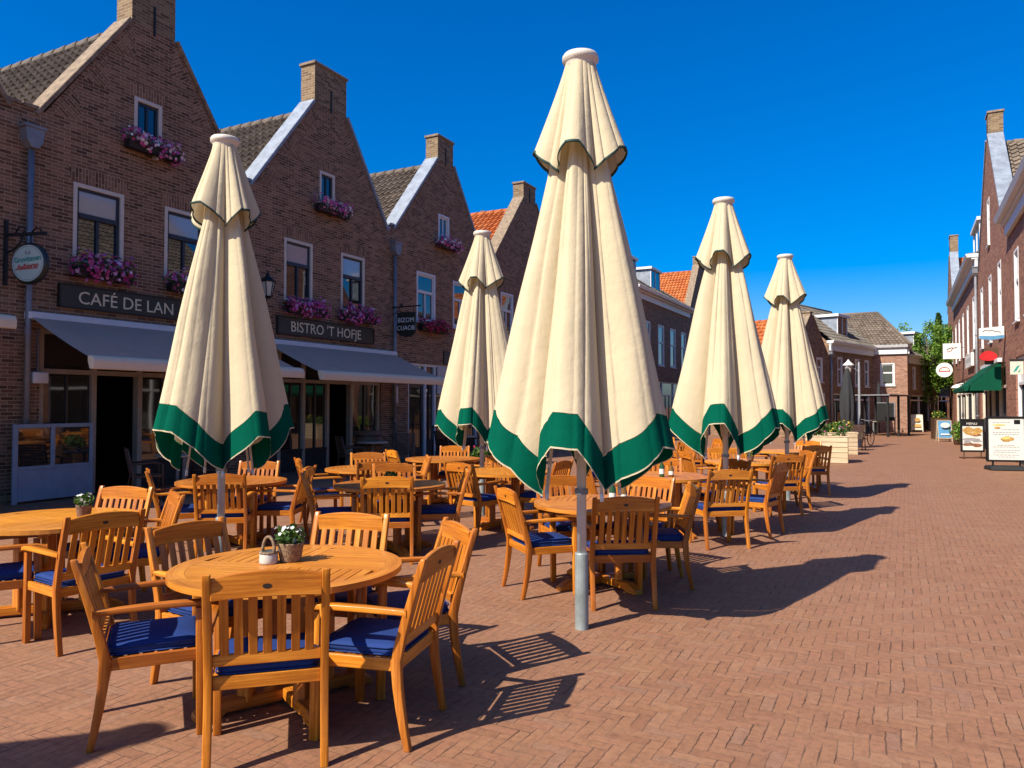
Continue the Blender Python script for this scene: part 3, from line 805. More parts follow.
h4 = gable_house('gable_house', 'brown brick gable house with orange roof and stone coping behind the second parasol', L(23.9), 0, 6.7, 8,
                 (.5, 3.0, 4.1, 6.3), 7.0, 9.9, 10.5, 9.6, tile='tile_orange', coping='stone', style='white',
                 wins=[(1.1, 2.1, 4.2, 5.9), (4.4, 5.4, 4.2, 5.9), (4.0, 4.6, 7.1, 8.0)], shop=(.9, 5.8, 2.9))
interior(h4, .9, 5.8, 2.9); shopfront(h4, [.95, 2.5, 4.1, 5.75], 2.9, ['glass', 'door', 'glass'], mat='white')
h5a = eaves_house('terraced_house', 'dark brick house with white cornice mostly hidden behind the biggest parasol', L(30.6), 0, 9.6, 8, 8.0, 10.6,
                  wins=[(1.0, 2.1, 4.2, 6.5), (4.0, 5.1, 4.2, 6.5), (7.0, 8.1, 4.2, 6.5)], shop=(.8, 8.8, 3.0))
interior(h5a, .8, 8.8, 3.0); shopfront(h5a, [.85, 3.4, 6.0, 8.75], 3.0, ['glass', 'glass', 'glass'], mat='white')
h5 = eaves_house('terraced_house', 'dark brick house with white cornice, grey roof and white dormer between two parasols', L(40.2), 0, 12.6, 9, 8.15, 11.4,
                 wins=[(2.3, 3.6, 4.1, 6.6), (5.2, 6.5, 4.1, 6.6), (7.9, 9.2, 4.1, 6.6), (10.6, 11.8, 4.1, 6.6)], shop=(1.0, 11.6, 3.1), dormers=[(6.6, 8.6, 10.3, -.9), (2.0, 3.6, 10.3, -.9)], over=.5)
interior(h5, 1.0, 11.6, 3.1); shopfront(h5, [1.05, 3.6, 6.2, 8.8, 11.55], 3.1, ['glass', 'door', 'glass', 'glass'], mat='white')
h6 = gable_house('gable_house', 'tall gable house with steep orange roof beyond the white dormer', L(52.8), 0, 7.4, 9, (.3, 3.2, 4.2, 7.1), 8.3, 12.0, 12.6, 11.6,
                 tile='tile_orange', coping='stone', style='white', coarse=2, wins=[(1.5, 2.6, 4.4, 6.2), (4.6, 5.7, 4.4, 6.2)], patches=False)

# downpipes on the party walls belong to the houses they drain
hopper_pipe(h1, .12, 6.1)
hopper_pipe(h3, .15, 6.1)

# café and bistro signs
def fascia_sign(loc, w, h, label, words, size, sx, tx):
    r = empty('fascia_sign', loc, 0, label, 'sign')
    m = MB(); m.box(.005, .07, 0, w, 0, h); m.build('board', M['signboard'], r, .008)
    m = MB(); t = .025
    m.box(.0705, .085, 0, w, h - t, h); m.box(.0705, .085, 0, w, 0, t); m.box(.0705, .0845, 0, t, t, h - t); m.box(.0705, .0845, w - t, w, t, h - t); m.build('frame', M['iron'], r)
    text(words, size, r, (.072, tx, h / 2 - size * .36), (PI / 2, 0, PI / 2), M['letter'], 'lettering', sx)
    return r
fascia_sign((XW, 8.26, 3.4), 3.75, .43, 'long dark sign reading CAFÉ DE LAN on the leftmost café', 'CAFÉ DE LAN', .33, 1.02, .34)
fascia_sign((XW, 13.56, 3.36), 3.72, .45, "long dark sign reading BISTRO 'T HOFJE above the bistro awning", "BISTRO 'T HOFJE", .36, 1.02, .42)

awning((XW, 7.75, 3.14), 4.75, 1.8, .78, 'pale-edged grey awning above the café door, partly behind the leftmost parasol')
awning((XW, 13.15, 3.1), 5.1, 1.8, .76, 'pale-edged grey awning of the bistro beneath the BISTRO sign')
awning((XW, 2.5, 3.1), 4.5, .9, .12, 'pale awning end at the left frame edge before the blue-grey windscreen')

# flower boxes
flower_box((XW + .06, 10.05, 6.62), 1.15, 'flower box of pink and white blossoms under the café attic window', M['petal_pink'], seed=1, nb=150)
flower_box((XW + .06, 9.03, 3.97), 1.15, 'magenta flower box above the letters CAFÉ', M['petal_mag'], seed=2, fol=.26, nb=170)
flower_box((XW + .06, 10.96, 3.97), 1.0, 'white and pink flower box beside the leftmost parasol above LAN', M['petal_pink'], seed=3, fol=.24)
flower_box((XW + .06, 14.45, 3.9), 1.35, 'left magenta flower box above the word BISTRO', M['petal_mag'], seed=4, fol=.26, nb=190)
flower_box((XW + .06, 16.5, 3.9), 1.35, 'right magenta flower box above the word HOFJE', M['petal_mag'], seed=5, fol=.26, nb=190)
flower_box((XW + .06, 15.4, 6.62), 1.2, 'pink flower box under the bistro attic window', M['petal_pink'], seed=6, nb=150)
flower_box((XW + .06, 21.05, 6.75), 1.2, 'pink flower box under the small white attic window right of the bistro', M['petal_pink'], seed=7, nb=150)
flower_box((XW + .06, 20.2, 3.95), 1.4, 'crimson flower box right of the dark hanging sign', M['petal_red'], seed=8, nb=190)

# hanging signs
def hanging_disc():
    r = empty('hanging_sign', (-12.9, 7.5, 4.0), RAD(16), 'round pale green sign hanging from an iron bracket on the café downpipe', 'sign')
    m = MB()
    m.lathe([(0, -.055), (.31, -.055), (.345, -.03), (.345, .03), (.31, .055), (0, .055)], 40)
    o = m.build('rim', M['signboard'], r); o.rotation_euler = (PI / 2, 0, 0)
    m = MB(); m.disc((0, -.0575, 0), .305, 'y', 40); o = m.build('face', M['mint'], r)
    m = MB()
    n = 44
    for k in range(n):
        a, b_ = 2 * PI * k / n, 2 * PI * (k + 1) / n
        m.face([(.285 * math.cos(a), -.0595, .285 * math.sin(a)), (.285 * math.cos(b_), -.0595, .285 * math.sin(b_)), (.275 * math.cos(b_), -.0595, .275 * math.sin(b_)), (.275 * math.cos(a), -.0595, .275 * math.sin(a))])
    # small emblem of two leaves
    for sx in (-1, 1):
        m.face([(sx * .01, -.06, .13), (sx * .055, -.06, .16), (sx * .04, -.06, .215), (sx * .012, -.06, .185)])
    m.build('ring_and_emblem', M['inkgrey'], r)
    text('Grovttanen', .125, r, (0, -.0595, .03), (PI / 2, RAD(-5), 0), M['inkgreen'], 'upper_lettering', .88, 'CENTER', .002, 0, .003)
    text('Aalbieren', .115, r, (.0, -.0595, -.085), (PI / 2, RAD(-5), 0), M['inkred'], 'lower_lettering', .95, 'CENTER', .002, .3, .003)
    m = MB(); m.bar((-.24, -.0598, -.105), (.2, -.0598, -.085), .002, .016, up=(0, 0, 1)); m.build('underline', M['inkred'], r)
    m = MB()
    m.bar((-.5, 0, .5), (.3, 0, .5), .04, .05); m.bar((-.49, 0, -.35), (-.49, 0, .75), .05, .05, up=(1, 0, 0))
    m.tube([(-.48, 0, .2), (-.35, 0, .24), (-.22, 0, .34), (-.16, 0, .48)], .016, 6); m.tube([(-.3, 0, .53), (-.24, 0, .62), (-.14, 0, .62), (-.1, 0, .55), (-.16, 0, .53)], .013, 6)
    m.tube([(.02, 0, .53), (.1, 0, .6), (.18, 0, .58), (.2, 0, .53)], .013, 6)
    m.tube([(.0, 0, .34), (0, 0, .48)], .012, 6)
    m.build('bracket', M['iron'], r)
hanging_disc()
def hanging_board():
    r = empty('hanging_sign', (-12.87, 18.2, 4.0), 0, 'dark board with two lines of white letters hanging beside the bistro downpipe', 'sign')
    m = MB(); o = [(-.32, .34), (-.1, .36), (.1, .36), (.32, .34), (.33, -.22), (.22, -.33), (0, -.38), (-.22, -.33), (-.33, -.22)]
    m.prism(o, -.03, .03, 'y'); m.build('board', M['signboard'], r, .01)
    text('BIZOM', .19, r, (0, -.034, .06), (PI / 2, 0, 0), M['paper'], 'upper_lettering', 1.0, 'CENTER', .003)
    text('CUAOB', .19, r, (0, -.034, -.17), (PI / 2, 0, 0), M['paper'], 'lower_lettering', .95, 'CENTER', .003)
    m = MB(); m.bar((-.5, 0, .52), (.5, 0, .52), .03, .035); m.tube([(-.24, 0, .36), (-.24, 0, .51)], .01, 6); m.tube([(.24, 0, .36), (.24, 0, .51)], .01, 6)
    m.blob((-.18, 0, .58), (.04, .04, .05)); m.tube([(-.5, 0, .3), (-.36, 0, .36), (-.28, 0, .5)], .012, 6); m.build('bracket', M['iron'], r)
hanging_board()
r = empty('emblem_board', (XW, 21.0, 2.98), 0, 'small dark board with a yellow oval on the house right of the bistro', 'sign')
m = MB(); m.box(.005, .05, 0, 1.5, 0, .42); m.build('board', M['signboard'], r, .006)
m = MB(); m.disc((.0525, .55, .21), .17, 'x', 24, sx=.8); m.build('emblem', M['petal_yel'], r)
m = MB(); m.disc((.0545, .55, .21), .1, 'x', 20, sx=.45); m.build('emblem_centre', M['signboard'], r)

# lanterns
def wall_lantern(loc, label):
    r = empty('wall_lantern', loc, 0, label, 'lantern')
    m = MB(); m.tube([(-.28, 0, -.3), (-.2, 0, -.36), (-.05, 0, -.36), (0, 0, -.28)], .014, 6); m.box(-.3, -.275, -.05, .05, -.42, -.12); m.build('bracket', M['iron'], r)
    m = MB()
    for k in range(6):
        a = 2 * PI * k / 6; m.tube([(.1 * math.cos(a), .1 * math.sin(a), -.26), (.165 * math.cos(a), .165 * math.sin(a), .08)], .011, 5)
    m.lathe([(.0, -.29), (.06, -.28), (.11, -.26), (.11, -.245), (0, -.24)], 6, smooth=False); m.lathe([(.19, .08), (.19, .1), (.12, .17), (.05, .22), (.05, .26), (.03, .28), (.012, .33), (0, .36)], 6, smooth=False); m.build('frame', M['iron'], r)
    m = MB(); m.lathe([(.092, -.24), (.155, .08)], 6, smooth=False); m.build('lamp_glass', M['lampglass'], r)
wall_lantern((-13.1, 13.0, 4.42), 'black lantern on the wall between café and bistro, right of the leftmost parasol')

# windscreen, heater box, menu case
r = empty('windscreen', (-13.1, 7.42, 0), 0, 'blue-grey glazed windscreen panel in front of the café at left', 'windscreen')
m = MB()
for y in (0, .62, 1.32): m.box(-.03, .03, y - .035, y + .035, .62 if y == .62 else 0.0, 1.33)
m.box(-.029, .029, .035, .585, 1.26, 1.329); m.box(-.029, .029, .655, 1.285, 1.26, 1.329); m.box(-.029, .029, .035, 1.285, .56, .62); m.build('frame', M['bluegrey'], r, .005)
m = MB(); m.box(-.018, .018, .035, 1.285, .04, .56); m.build('lower_panel', M['bluegrey'], r)
m = MB(); m.box(-.004, .004, .035, .585, .62, 1.26); m.box(-.004, .004, .655, 1.285, .62, 1.26); m.build('pane', M['glass_shop'], r)
r = empty('heater_box', (XW, 7.92, 2.12), 0, 'small pale box on the wall under the café awning left end', 'heater')
m = MB(); m.box(.005, .16, -.13, .13, -.1, .1); m.build('casing', M['white'], r, .02, segs=2); m = MB(); m.box(.02, .06, -.015, .015, .1, .85); m.build('conduit', M['zinc'], r)
r = empty('menu_case', (XW, 18.35, 1.95), 0, 'narrow pale menu case on the brick beside the bistro', 'menu case')
m = MB(); m.box(.005, .05, -.14, .14, -.28, .28); m.build('case', M['zinc'], r, .008); m = MB(); m.box(.0505, .054, -.1, .1, -.23, .23); m.build('menu_sheet', M['paper'], r)

# terrace railing before the house right of the bistro
r = empty('terrace_railing', (-12.2, 18.6, 0), 0, 'low black iron railing on the terrace right of the bistro awning', 'railing')
m = MB(); m.tube([(0, 0, 1.0), (0, 4.2, 1.0)], .018, 6); m.tube([(0, 0, .15), (0, 4.2, .15)], .014, 6)
for k in range(29): m.tube([(0, k * .15, .15), (0, k * .15, 1.0)], .009, 5)
m.build('rails', M['iron'], r)
for k in range(4):
    m = MB(); m.tube([(0, k * 1.4, 0), (0, k * 1.4, 1.06)], .022, 6); m.build('post', M['iron'], r)

# ------------------------------------------------------------------ curved far end of the street
far_a = math.atan2(-1.9, 6.5)           # front walls turn towards the street
def far(t): return (-5.0 + (1.9 / 6.77) * t, 40.4 + (6.5 / 6.77) * t, 0)
h7 = gable_house('gable_house', 'small gable house with orange roof left of the dark folded parasol', far(0), far_a, 4.7, 4.6, (.2, 2.2, 2.5, 4.5), 4.3, 6.35, 6.5, 6.2, tile='tile_orange', coping='stone', style='white',
                 coarse=2, wins=[(1.0, 1.8, 2.9, 4.2), (3.0, 3.8, 2.9, 4.2)], shop=(.5, 4.2, 2.3), patches=False, anchor=False)
interior(h7, .5, 4.2, 2.3, 2.5); shopfront(h7, [.55, 2.3, 4.15], 2.3, ['glass', 'door'], 1.95, 'white')
h8 = eaves_house('terraced_house', 'dark brick house with grey hipped roof and white dormer at the street bend', far(4.72), far_a, 6.9, 5, 5.05, 7.5, coarse=2,
                 wins=[(1.2, 1.95, 2.75, 4.35), (3.9, 4.6, 2.75, 4.35), (5.5, 6.2, 2.75, 4.35)], shop=(.6, 6.4, 2.3), dormers=[(2.4, 3.9, 6.75, -.45)], pipe=.1, over=.25)
interior(h8, .6, 6.4, 2.3, 2.5); shopfront(h8, [.65, 2.6, 4.5, 6.35], 2.3, ['glass', 'door', 'glass'], 1.95, 'white')
# corner house faces the square (front towards -y)
h9 = eaves_house('corner_house', 'pale red brick corner house facing the square with one white window', (-5.2, 51.6, 0), -PI / 2, 5.35, 8, 5.15, 7.7, wall='brick_pale', tile='tile_brown', coarse=2,
                 wins=[(3.87, 4.67, 2.85, 4.2)], hip=(0, 1.7), over=.25, dormers=[])
h9b = eaves_house('terraced_house', 'shaded brick shop house with dark shutters beyond the pale corner house', (.16, 53.8, 0), RAD(-14), 14, 8, 4.7, 7.3, coarse=2,
                  wins=[(1.2, 1.9, 2.7, 4.1), (3.6, 4.3, 2.7, 4.1), (6.0, 6.7, 2.7, 4.1), (8.4, 9.1, 2.7, 4.1)], shop=(.6, 12.5, 2.3), dormers=[(3.5, 5.0, 6.4, -.5)], over=.25)
interior(h9b, .6, 12.5, 2.3, 3); shopfront(h9b, [.65, 3.0, 5.5, 8, 12.45], 2.3, ['glass', 'glass', 'door', 'glass'], 1.95, 'white')
eaves_house('terraced_house', 'grey roofed house closing the street behind the tree', (9.5, 84, 0), -PI / 2, 12, 8, 6.0, 9.2, wall='brick_red', coarse=3, wins=[(2, 3, 3.2, 5), (5, 6, 3.2, 5), (8, 9, 3.2, 5)])

# ------------------------------------------------------------------ right row, front walls on x = 2.8 facing -x
XR = 2.8
def R(y): return (XR, y, 0)
r0 = eaves_house('terraced_house', 'nearest red brick house on the right with a deep grey cornice', R(26.6), PI, 9.0, 8, 7.05, 11.0, wall='brick_red', coarse=1,
                 wins=[(1.0, 1.9, 4.0, 6.0), (3.2, 4.1, 4.0, 6.0), (5.4, 6.3, 4.0, 6.0), (7.6, 8.5, 4.0, 6.0)], shop=(.9, 8.5, 3.0), over=.34, tile='tile_brown')
interior(r0, .9, 8.5, 3.0); shopfront(r0, [.95, 2.4, 3.8, 6.4, 8.45], 3.0, ['glass', 'door', 'glass', 'glass'], mat='white')
r1 = gable_house('gable_house', 'tall red brick gable house on the right with lead coping and slim chimney', R(37.3), PI, 10.7, 8, (.5, 4.5, 5.2, 9.3), 7.3, 11.4, 12.2, 11.1, wall='brick_red', style='white',
                 wins=[(1.1, 2.0, 3.95, 6.35), (4.4, 5.3, 3.95, 6.35), (7.5, 8.4, 3.95, 6.35), (4.3, 5.1, 7.5, 9.2)], shop=(.6, 9.2, 3.0), patches=False)
interior(r1, .6, 9.2, 3.0); shopfront(r1, [.65, 2.6, 4.4, 6.8, 9.15], 3.0, ['glass', 'door', 'glass', 'glass'], mat='cream')
r2 = eaves_house('terraced_house', 'red brick house on the right with white cornice and white dormer box', R(55.0), PI, 17.7, 8, 7.9, 8.8, wall='brick_red', coarse=2,
                 wins=[(1.2, 2.2, 4.2, 6.5), (4.4, 5.4, 4.2, 6.5), (7.6, 8.6, 4.2, 6.5), (11, 12, 4.2, 6.5), (14.6, 15.6, 4.2, 6.5)], shop=(.8, 16.8, 3.0), dormers=[(12.6, 15.9, 9.8, -.25)], over=.4, pipe=17.5)
interior(r2, .8, 16.8, 3.0); shopfront(r2, [.85, 4.5, 8.5, 12.5, 16.75], 3.0, ['glass', 'door', 'glass', 'glass'], mat='cream')
r3 = gable_house('gable_house', 'far right gable house with orange roof, slim chimney and lead coping', R(62.4), PI, 7.3, 8, (.3, 3.0, 4.2, 7.0), 8.2, 11.8, 12.9, 11.4, wall='brick_red', tile='tile_orange', style='white', coarse=2,
                 wins=[(1.4, 2.3, 4.3, 6.4), (4.8, 5.7, 4.3, 6.4)], patches=False)
# ------------------------------------------------------------------ teak armchair
def back_y(z):      # centre line of the rear posts
    if z < .42: return -.225 - .065 * ((.42 - z) / .42) ** 1.6
    return -.225 - .15 * ((z - .42) / .5) ** 1.15
def make_chair():
    r = empty('armchair')
    wd = M['teak']
    for sx in (-1, 1):
        m = MB(); zs = [0, .1, .2, .3, .42, .52, .64, .76, .88, .915]
        th = [.034, .04, .046, .05, .056, .05, .045, .04, .036, .028]
        front = [(back_y(z) + t / 2, z) for z, t in zip(zs, th)]; rear = [(back_y(z) - t / 2, z) for z, t in zip(zs, th)]
        m.prism(front + rear[::-1], sx * .275 - .02, sx * .275 + .02, 'x'); m.build('rear_leg', wd, r, .005, segs=2)
        m = MB(); m.bar((sx * .275, .235, 0), (sx * .275, .225, .635), .042, .05, up=(0, 1, 0)); m.build('front_leg', wd, r, .005, segs=2)
        m = MB()
        ys = [-.285, -.2, -.05, .1, .22, .285]; zt = [.652, .655, .66, .662, .658, .645]; ww = [.04, .045, .056, .062, .062, .05]
        xo = [0, .0, .006, .01, .01, .006]
        top = [(y, z + .014) for y, z in zip(ys, zt)]; bot = [(y, z - .014) for y, z in zip(ys, zt)]
        rows = []
        o1, o2 = rng.random() * 30, rng.random() * 30
        for y, z, w_, q in zip(ys, zt, ww, xo):
            c = sx * (.275 + q)
            rows.append([(c - w_ / 2, y, z - .014), (c + w_ / 2, y, z - .014), (c + w_ / 2, y, z + .014), (c - w_ / 2, y, z + .014)])
        m.grid(rows, uvf=lambda i, j: (o1 + j * .12, o2 + i * .05), closed=True, smooth=False)
        m.face(rows[0]); m.face(rows[-1][::-1]); m.build('armrest', wd, r, .005, segs=2)
    m = MB()
    m.bar((-.255, .225, .4), (.255, .225, .4), .024, .062); m.bar((-.255, -.225, .4), (.255, -.225, .4), .024, .062)
    for sx in (-1, 1): m.bar((sx * .272, -.2, .4), (sx * .272, .205, .4), .024, .06)
    for k in range(6): m.bar((-.262, -.17 + k * .072, .416), (.262, -.17 + k * .072, .416), .055, .016)
    m.build('seat_frame', wd, r, .003)
    m = MB()
    # arched top rail
    n = 8; pts_t = []; pts_b = []
    for k in range(n + 1):
        x = -.256 + .512 * k / n
        pts_t.append((x, .893 + .026 * (1 - (x / .256) ** 2))); pts_b.append((x, .795 + .008 * (1 - (x / .256) ** 2)))
    y0 = back_y(.84)
    m.prism(pts_b + pts_t[::-1], y0 - .014, y0 + .014, 'y')
    yb = back_y(.50)
    m.bar((-.256, yb, .505), (.256, yb, .505), .026, .05)
    for k in range(7):
        x = -.2 + k * .4 / 6
        m.bar((x, back_y(.525), .525), (x, back_y(.8), .805), .043, .013, up=(0, 1, 0))
    m.build('backrest', wd, r, .003)
    m = MB()
    w_, d_, n = .247, .228, 10
    prof = [(.0, .445), (.7, .441), (.95, .447), (1.0, .468), (.97, .488), (.85, .497), (.5, .5), (0, .502)]
    rows = []
    for s, z in prof:
        row = []
        for i in range(40):
            a = 2 * PI * i / 40; c, q = math.cos(a), math.sin(a)
            e = .22
            row.append((math.copysign(abs(c) ** e, c) * w_ * max(s, .001) , math.copysign(abs(q) ** e, q) * d_ * max(s, .001) + .005, z - .017 + .004 * math.sin(7 * a) * (s > .9)))
        rows.append(row)
    m.grid(rows, closed=True); cu = m.build('cushion', M['cushion'], r)
    m = MB()
    for zz in (.436, .468): m.tube([(p[0] * 1.004, p[1] * 1.004, zz) for p in rows[3]] + [(rows[3][0][0] * 1.004, rows[3][0][1] * 1.004, zz)], .0045, 5)
    m.build('piping', M['cushion'], cu)
    m = MB(); m.disc((0, y0 - .0155, .85), .011, 'y', 16, sx=2.0); m.build('badge', M['badge'], r)
    return r
chair0 = make_chair()

def make_table():
    r = empty('round_table')
    Rt, zt = .63, .75
    tp = MB()
    # border ring
    n = 64
    for (ra, rb) in ((.54, Rt),):
        for k in range(n):
            a, b_ = 2 * PI * k / n, 2 * PI * (k + 1) / n
            ca, sa, cb, sb = math.cos(a), math.sin(a), math.cos(b_), math.sin(b_)
            u0 = int(k / 8) * 7.3
            uv = [(u0 + k * .065, ra), (u0 + k * .065, rb), (u0 + k * .065 + .065, rb), (u0 + k * .065 + .065, ra)]
            tp.face([(ra * ca, ra * sa, zt), (rb * ca, rb * sa, zt), (rb * cb, rb * sb, zt), (ra * cb, ra * sb, zt)], uv)
            tp.face([(ra * cb, ra * sb, zt - .032), (rb * cb, rb * sb, zt - .032), (rb * ca, rb * sa, zt - .032), (ra * ca, ra * sa, zt - .032)], uv)
            tp.face([(rb * ca, rb * sa, zt - .032), (rb * cb, rb * sb, zt - .032), (rb * cb, rb * sb, zt), (rb * ca, rb * sa, zt)], [(u0 + k * .065, .8), (u0 + k * .065 + .065, .8), (u0 + k * .065 + .065, .83), (u0 + k * .065, .83)])
            tp.face([(ra * cb, ra * sb, zt - .032), (ra * ca, ra * sa, zt - .032), (ra * ca, ra * sa, zt), (ra * cb, ra * sb, zt)], uv)
    # two crossing battens and four fields of slats
    def slat(poly):
        tp.prism(poly, zt - .024, zt - .0005, 'z')
    cr = .035; ri = .538
    slat([(-ri, -cr), (ri, -cr), (ri, cr), (-ri, cr)])
    for s in (-1, 1): slat([(-cr, s * (cr + .001)), (cr, s * (cr + .001)), (cr, s * ri), (-cr, s * ri)])
    for qx, qy in ((1, 1), (-1, 1), (-1, -1), (1, -1)):
        k = 0; y = cr + .006
        while y + .05 < ri:
            y1 = y + .052
            arc = []
            for t in range(5):
                yy = y + (y1 - y) * t / 4
                arc.append((math.sqrt(max(0, ri * ri - yy * yy)), yy))
            if arc[-1][0] > cr + .03:
                P = [(cr + .004, y)] + arc + [(cr + .004, y1)]
                if qx * qy < 0: P = [(p[1], p[0]) for p in P]
                slat([(qx * p[0], qy * p[1]) for p in P])
            y = y1 + .007
    tp.build('table_top', M['teak_top'], r)
    for sx, sy in ((1, 1), (-1, 1), (-1, -1), (1, -1)):
        m = MB(); m.bar((sx * .16, sy * .16, .05), (sx * .16, sy * .16, .69), .075, .075, up=(1, 0, 0)); m.build('leg', M['teak'], r, .006)
    for a in (PI / 4, 3 * PI / 4):
        m = MB(); ca, sa = math.cos(a), math.sin(a)
        z = .052 if a < 1 else .0521
        prof = [(-.5, 0), (-.36, 0), (-.34, .02), (.34, .02), (.36, 0), (.5, 0), (.5, .035), (.4, .085), (-.4, .085), (-.5, .035)]
        m.prism(prof, -.04, .04, 'y'); o = m.build('foot_beam', M['teak'], r, .006); o.rotation_euler = (0, 0, a); o.location = (0, 0, 0 if a < 1 else .002)
        m = MB(); m.bar((-.52, 0, .695), (.52, 0, .695), .06, .045); o = m.build('top_beam', M['teak'], r, .005); o.rotation_euler = (0, 0, a); o.location = (0, 0, 0 if a < 1 else -.002)
    return r
table0 = make_table()

_first = {'c': True, 't': True}
def put_table(x, y, rz, label):
    t = table0 if _first['t'] else copy_tree(table0); _first['t'] = False
    t.location = (x, y, 0); t.rotation_euler = (0, 0, RAD(rz)); tag(t, label, 'table', 'round teak terrace tables')
def put_chair(x, y, head, label):
    c = chair0 if _first['c'] else copy_tree(chair0); _first['c'] = False
    c.location = (x, y, 0); c.rotation_euler = (0, 0, RAD(head - 90)); c.scale = (.92, .94, 1.0); tag(c, label, 'chair', 'teak armchairs with navy cushions')

TABLES = [
    (-3.09, 3.24, 18, 'foremost round teak table with a white daisy pot and glass candle holder'),
    (-6.02, 3.72, 5, 'round teak table cut by the left frame edge with a small succulent pot'),
    (-7.15, 6.55, 30, 'round teak table just behind the leftmost parasol pole'),
    (-5.23, 7.09, 12, 'round teak table with a low green plant behind the foremost table'),
    (-6.81, 8.75, 40, 'round teak table in front of the dark bistro doorway'),
    (-6.95, 10.9, 22, 'rearmost round teak table left of the second parasol, near the iron railing'),
    (-4.89, 9.2, 33, 'round teak table right of the second parasol pole'),
    (-2.5, 6.65, 15, 'round teak table behind the biggest parasol pole with oil bottles'),
    (-2.78, 9.55, 25, 'round teak table with green bottles and jars left of the fourth parasol pole'),
    (-2.3, 12.6, 10, 'round teak table with a pale lantern between the two right parasols'),
    (-2.0, 15.8, 35, 'farthest round teak table, behind the smallest parasol'),
    (-4.2, 12.8, 28, 'round teak table seen under the hem of the biggest parasol'),
    (-4.4, 16.2, 14, 'round teak table far back under the fourth parasol, before the shop fronts'),
]
for t in TABLES: put_table(*t)
CH = [
    (-2.75, 2.76, 133, 'foremost armchair with its back turned, at the daisy table'),
    (-3.50, 2.70, 52, 'armchair in side view with a sunlit navy cushion left of the daisy table'),
    (-2.45, 3.22, -167, 'armchair right of the daisy table, turned half away, its shadow on the paving'),
    (-2.70, 3.82, -128, 'armchair behind the right one at the daisy table, bright slats towards the parasol pole'),
    (-3.28, 3.80, -75, 'armchair facing the viewer across the daisy table, behind the flower pot'),
    (-3.68, 3.29, -6, 'armchair with shaded slats between the daisy table and the left table'),
    (-5.19, 3.40, 172, 'armchair turned away with broad shaded slats at the succulent table'),
    (-5.78, 3.2, 60, 'armchair cut by the left frame edge, only arm and cushion showing'),
    (-6.18, 4.2, -74, 'armchair facing the viewer behind the succulent pot'),
    (-5.65, 4.13, -119, 'armchair with bright narrow slats left of the leftmost parasol pole'),
    (-6.71, 6.06, 127, 'armchair with its back turned directly behind the leftmost parasol pole'),
    (-7.45, 6.06, 52, 'armchair in side view left of the leftmost parasol, facing right'),
    (-6.62, 6.8, -153, 'armchair in side view facing left, right of the leftmost parasol pole'),
    (-7.45, 7.1, -66, 'armchair mostly hidden behind the leftmost parasol, only its arched rail showing'),
    (-4.92, 6.63, 125, 'armchair with its back turned at the low green plant table'),
    (-5.72, 6.72, 38, 'dark-sided armchair leaning left of the low green plant table'),
    (-4.80, 7.42, -145, 'armchair facing left, right of the low green plant table'),
    (-5.52, 7.58, -52, 'armchair facing the viewer behind the low green plant'),
    (-6.35, 8.28, 132, 'armchair with its brown back turned at the bistro doorway table'),
    (-7.2, 8.2, 50, 'armchair in side view facing right, left of the bistro doorway table'),
    (-6.42, 9.05, -140, 'armchair with its slim lit edge facing left at the bistro doorway table'),
    (-7.2, 9.22, -50, 'armchair facing the viewer straight before the bistro doorway'),
    (-7.25, 10.4, 55, 'armchair facing right at the rearmost table near the railing'),
    (-7.1, 11.45, -65, 'armchair facing the viewer at the rearmost table near the railing'),
    (-6.35, 11.05, -165, 'armchair facing left at the rearmost table, behind the second parasol'),
    (-4.95, 8.6, 75, 'armchair facing away between the low plant table and the second parasol pole'),
    (-5.15, 9.72, -60, 'armchair facing the viewer right beside the second parasol pole'),
    (-4.35, 9.25, 178, 'armchair facing left under the left corner of the biggest parasol'),
    (-2.17, 6.12, 122, 'armchair with its back turned right behind the biggest parasol pole'),
    (-2.9, 6.18, 47, 'armchair in side view facing right, left of the biggest parasol pole'),
    (-2.06, 6.92, -155, 'armchair with half-shaded slats right of the biggest parasol pole'),
    (-2.98, 7.05, -48, 'armchair facing the viewer under the hem of the biggest parasol'),
    (-2.42, 7.32, -104, 'armchair with bright leaning slats under the right corner of the biggest parasol'),
    (-1.98, 9.1, 128, 'armchair with its back turned at the green bottle table by the fourth pole'),
    (-2.95, 10.12, -76, 'armchair facing the viewer behind the green bottle table'),
    (-2.25, 10.35, -122, 'armchair with plain bright back just right of the green bottle table'),
    (-1.72, 10.15, 170, 'armchair with dark slats right of the fourth parasol pole'),
    (-3.35, 9.15, 38, 'armchair left of the green bottle table, facing it'),
    (-1.75, 12.15, 128, 'armchair with its brown back turned at the pale lantern table'),
    (-2.85, 12.25, 35, 'armchair left of the pale lantern table, facing right'),
    (-1.7, 12.95, -150, 'armchair facing left, right of the pale lantern table'),
    (-2.65, 13.15, -58, 'armchair facing the viewer behind the pale lantern table'),
    (-1.6, 15.15, 120, 'farthest right armchair with its back turned, near the wooden planter'),
    (-2.6, 15.6, 20, 'armchair left of the farthest table behind the smallest parasol'),
    (-1.85, 16.45, -100, 'armchair facing the viewer at the farthest table'),
    (-3.85, 12.3, 125, 'armchair with its back turned in the gap between the biggest and fourth parasols'),
    (-4.75, 12.4, 35, 'armchair facing right under the middle of the biggest parasol'),
    (-4.5, 13.35, -60, 'armchair facing the viewer far behind the biggest parasol pole'),
    (-3.65, 13.2, -145, 'armchair facing left in the gap, behind the one with its back turned'),
    (-4.05, 15.7, 120, 'armchair with its back turned under the left hem of the fourth parasol'),
    (-4.75, 16.7, -60, 'armchair facing the viewer before the far shop fronts'),
    (-3.85, 16.55, -140, 'armchair facing left far back under the fourth parasol'),
]
for c in CH: put_chair(*c)

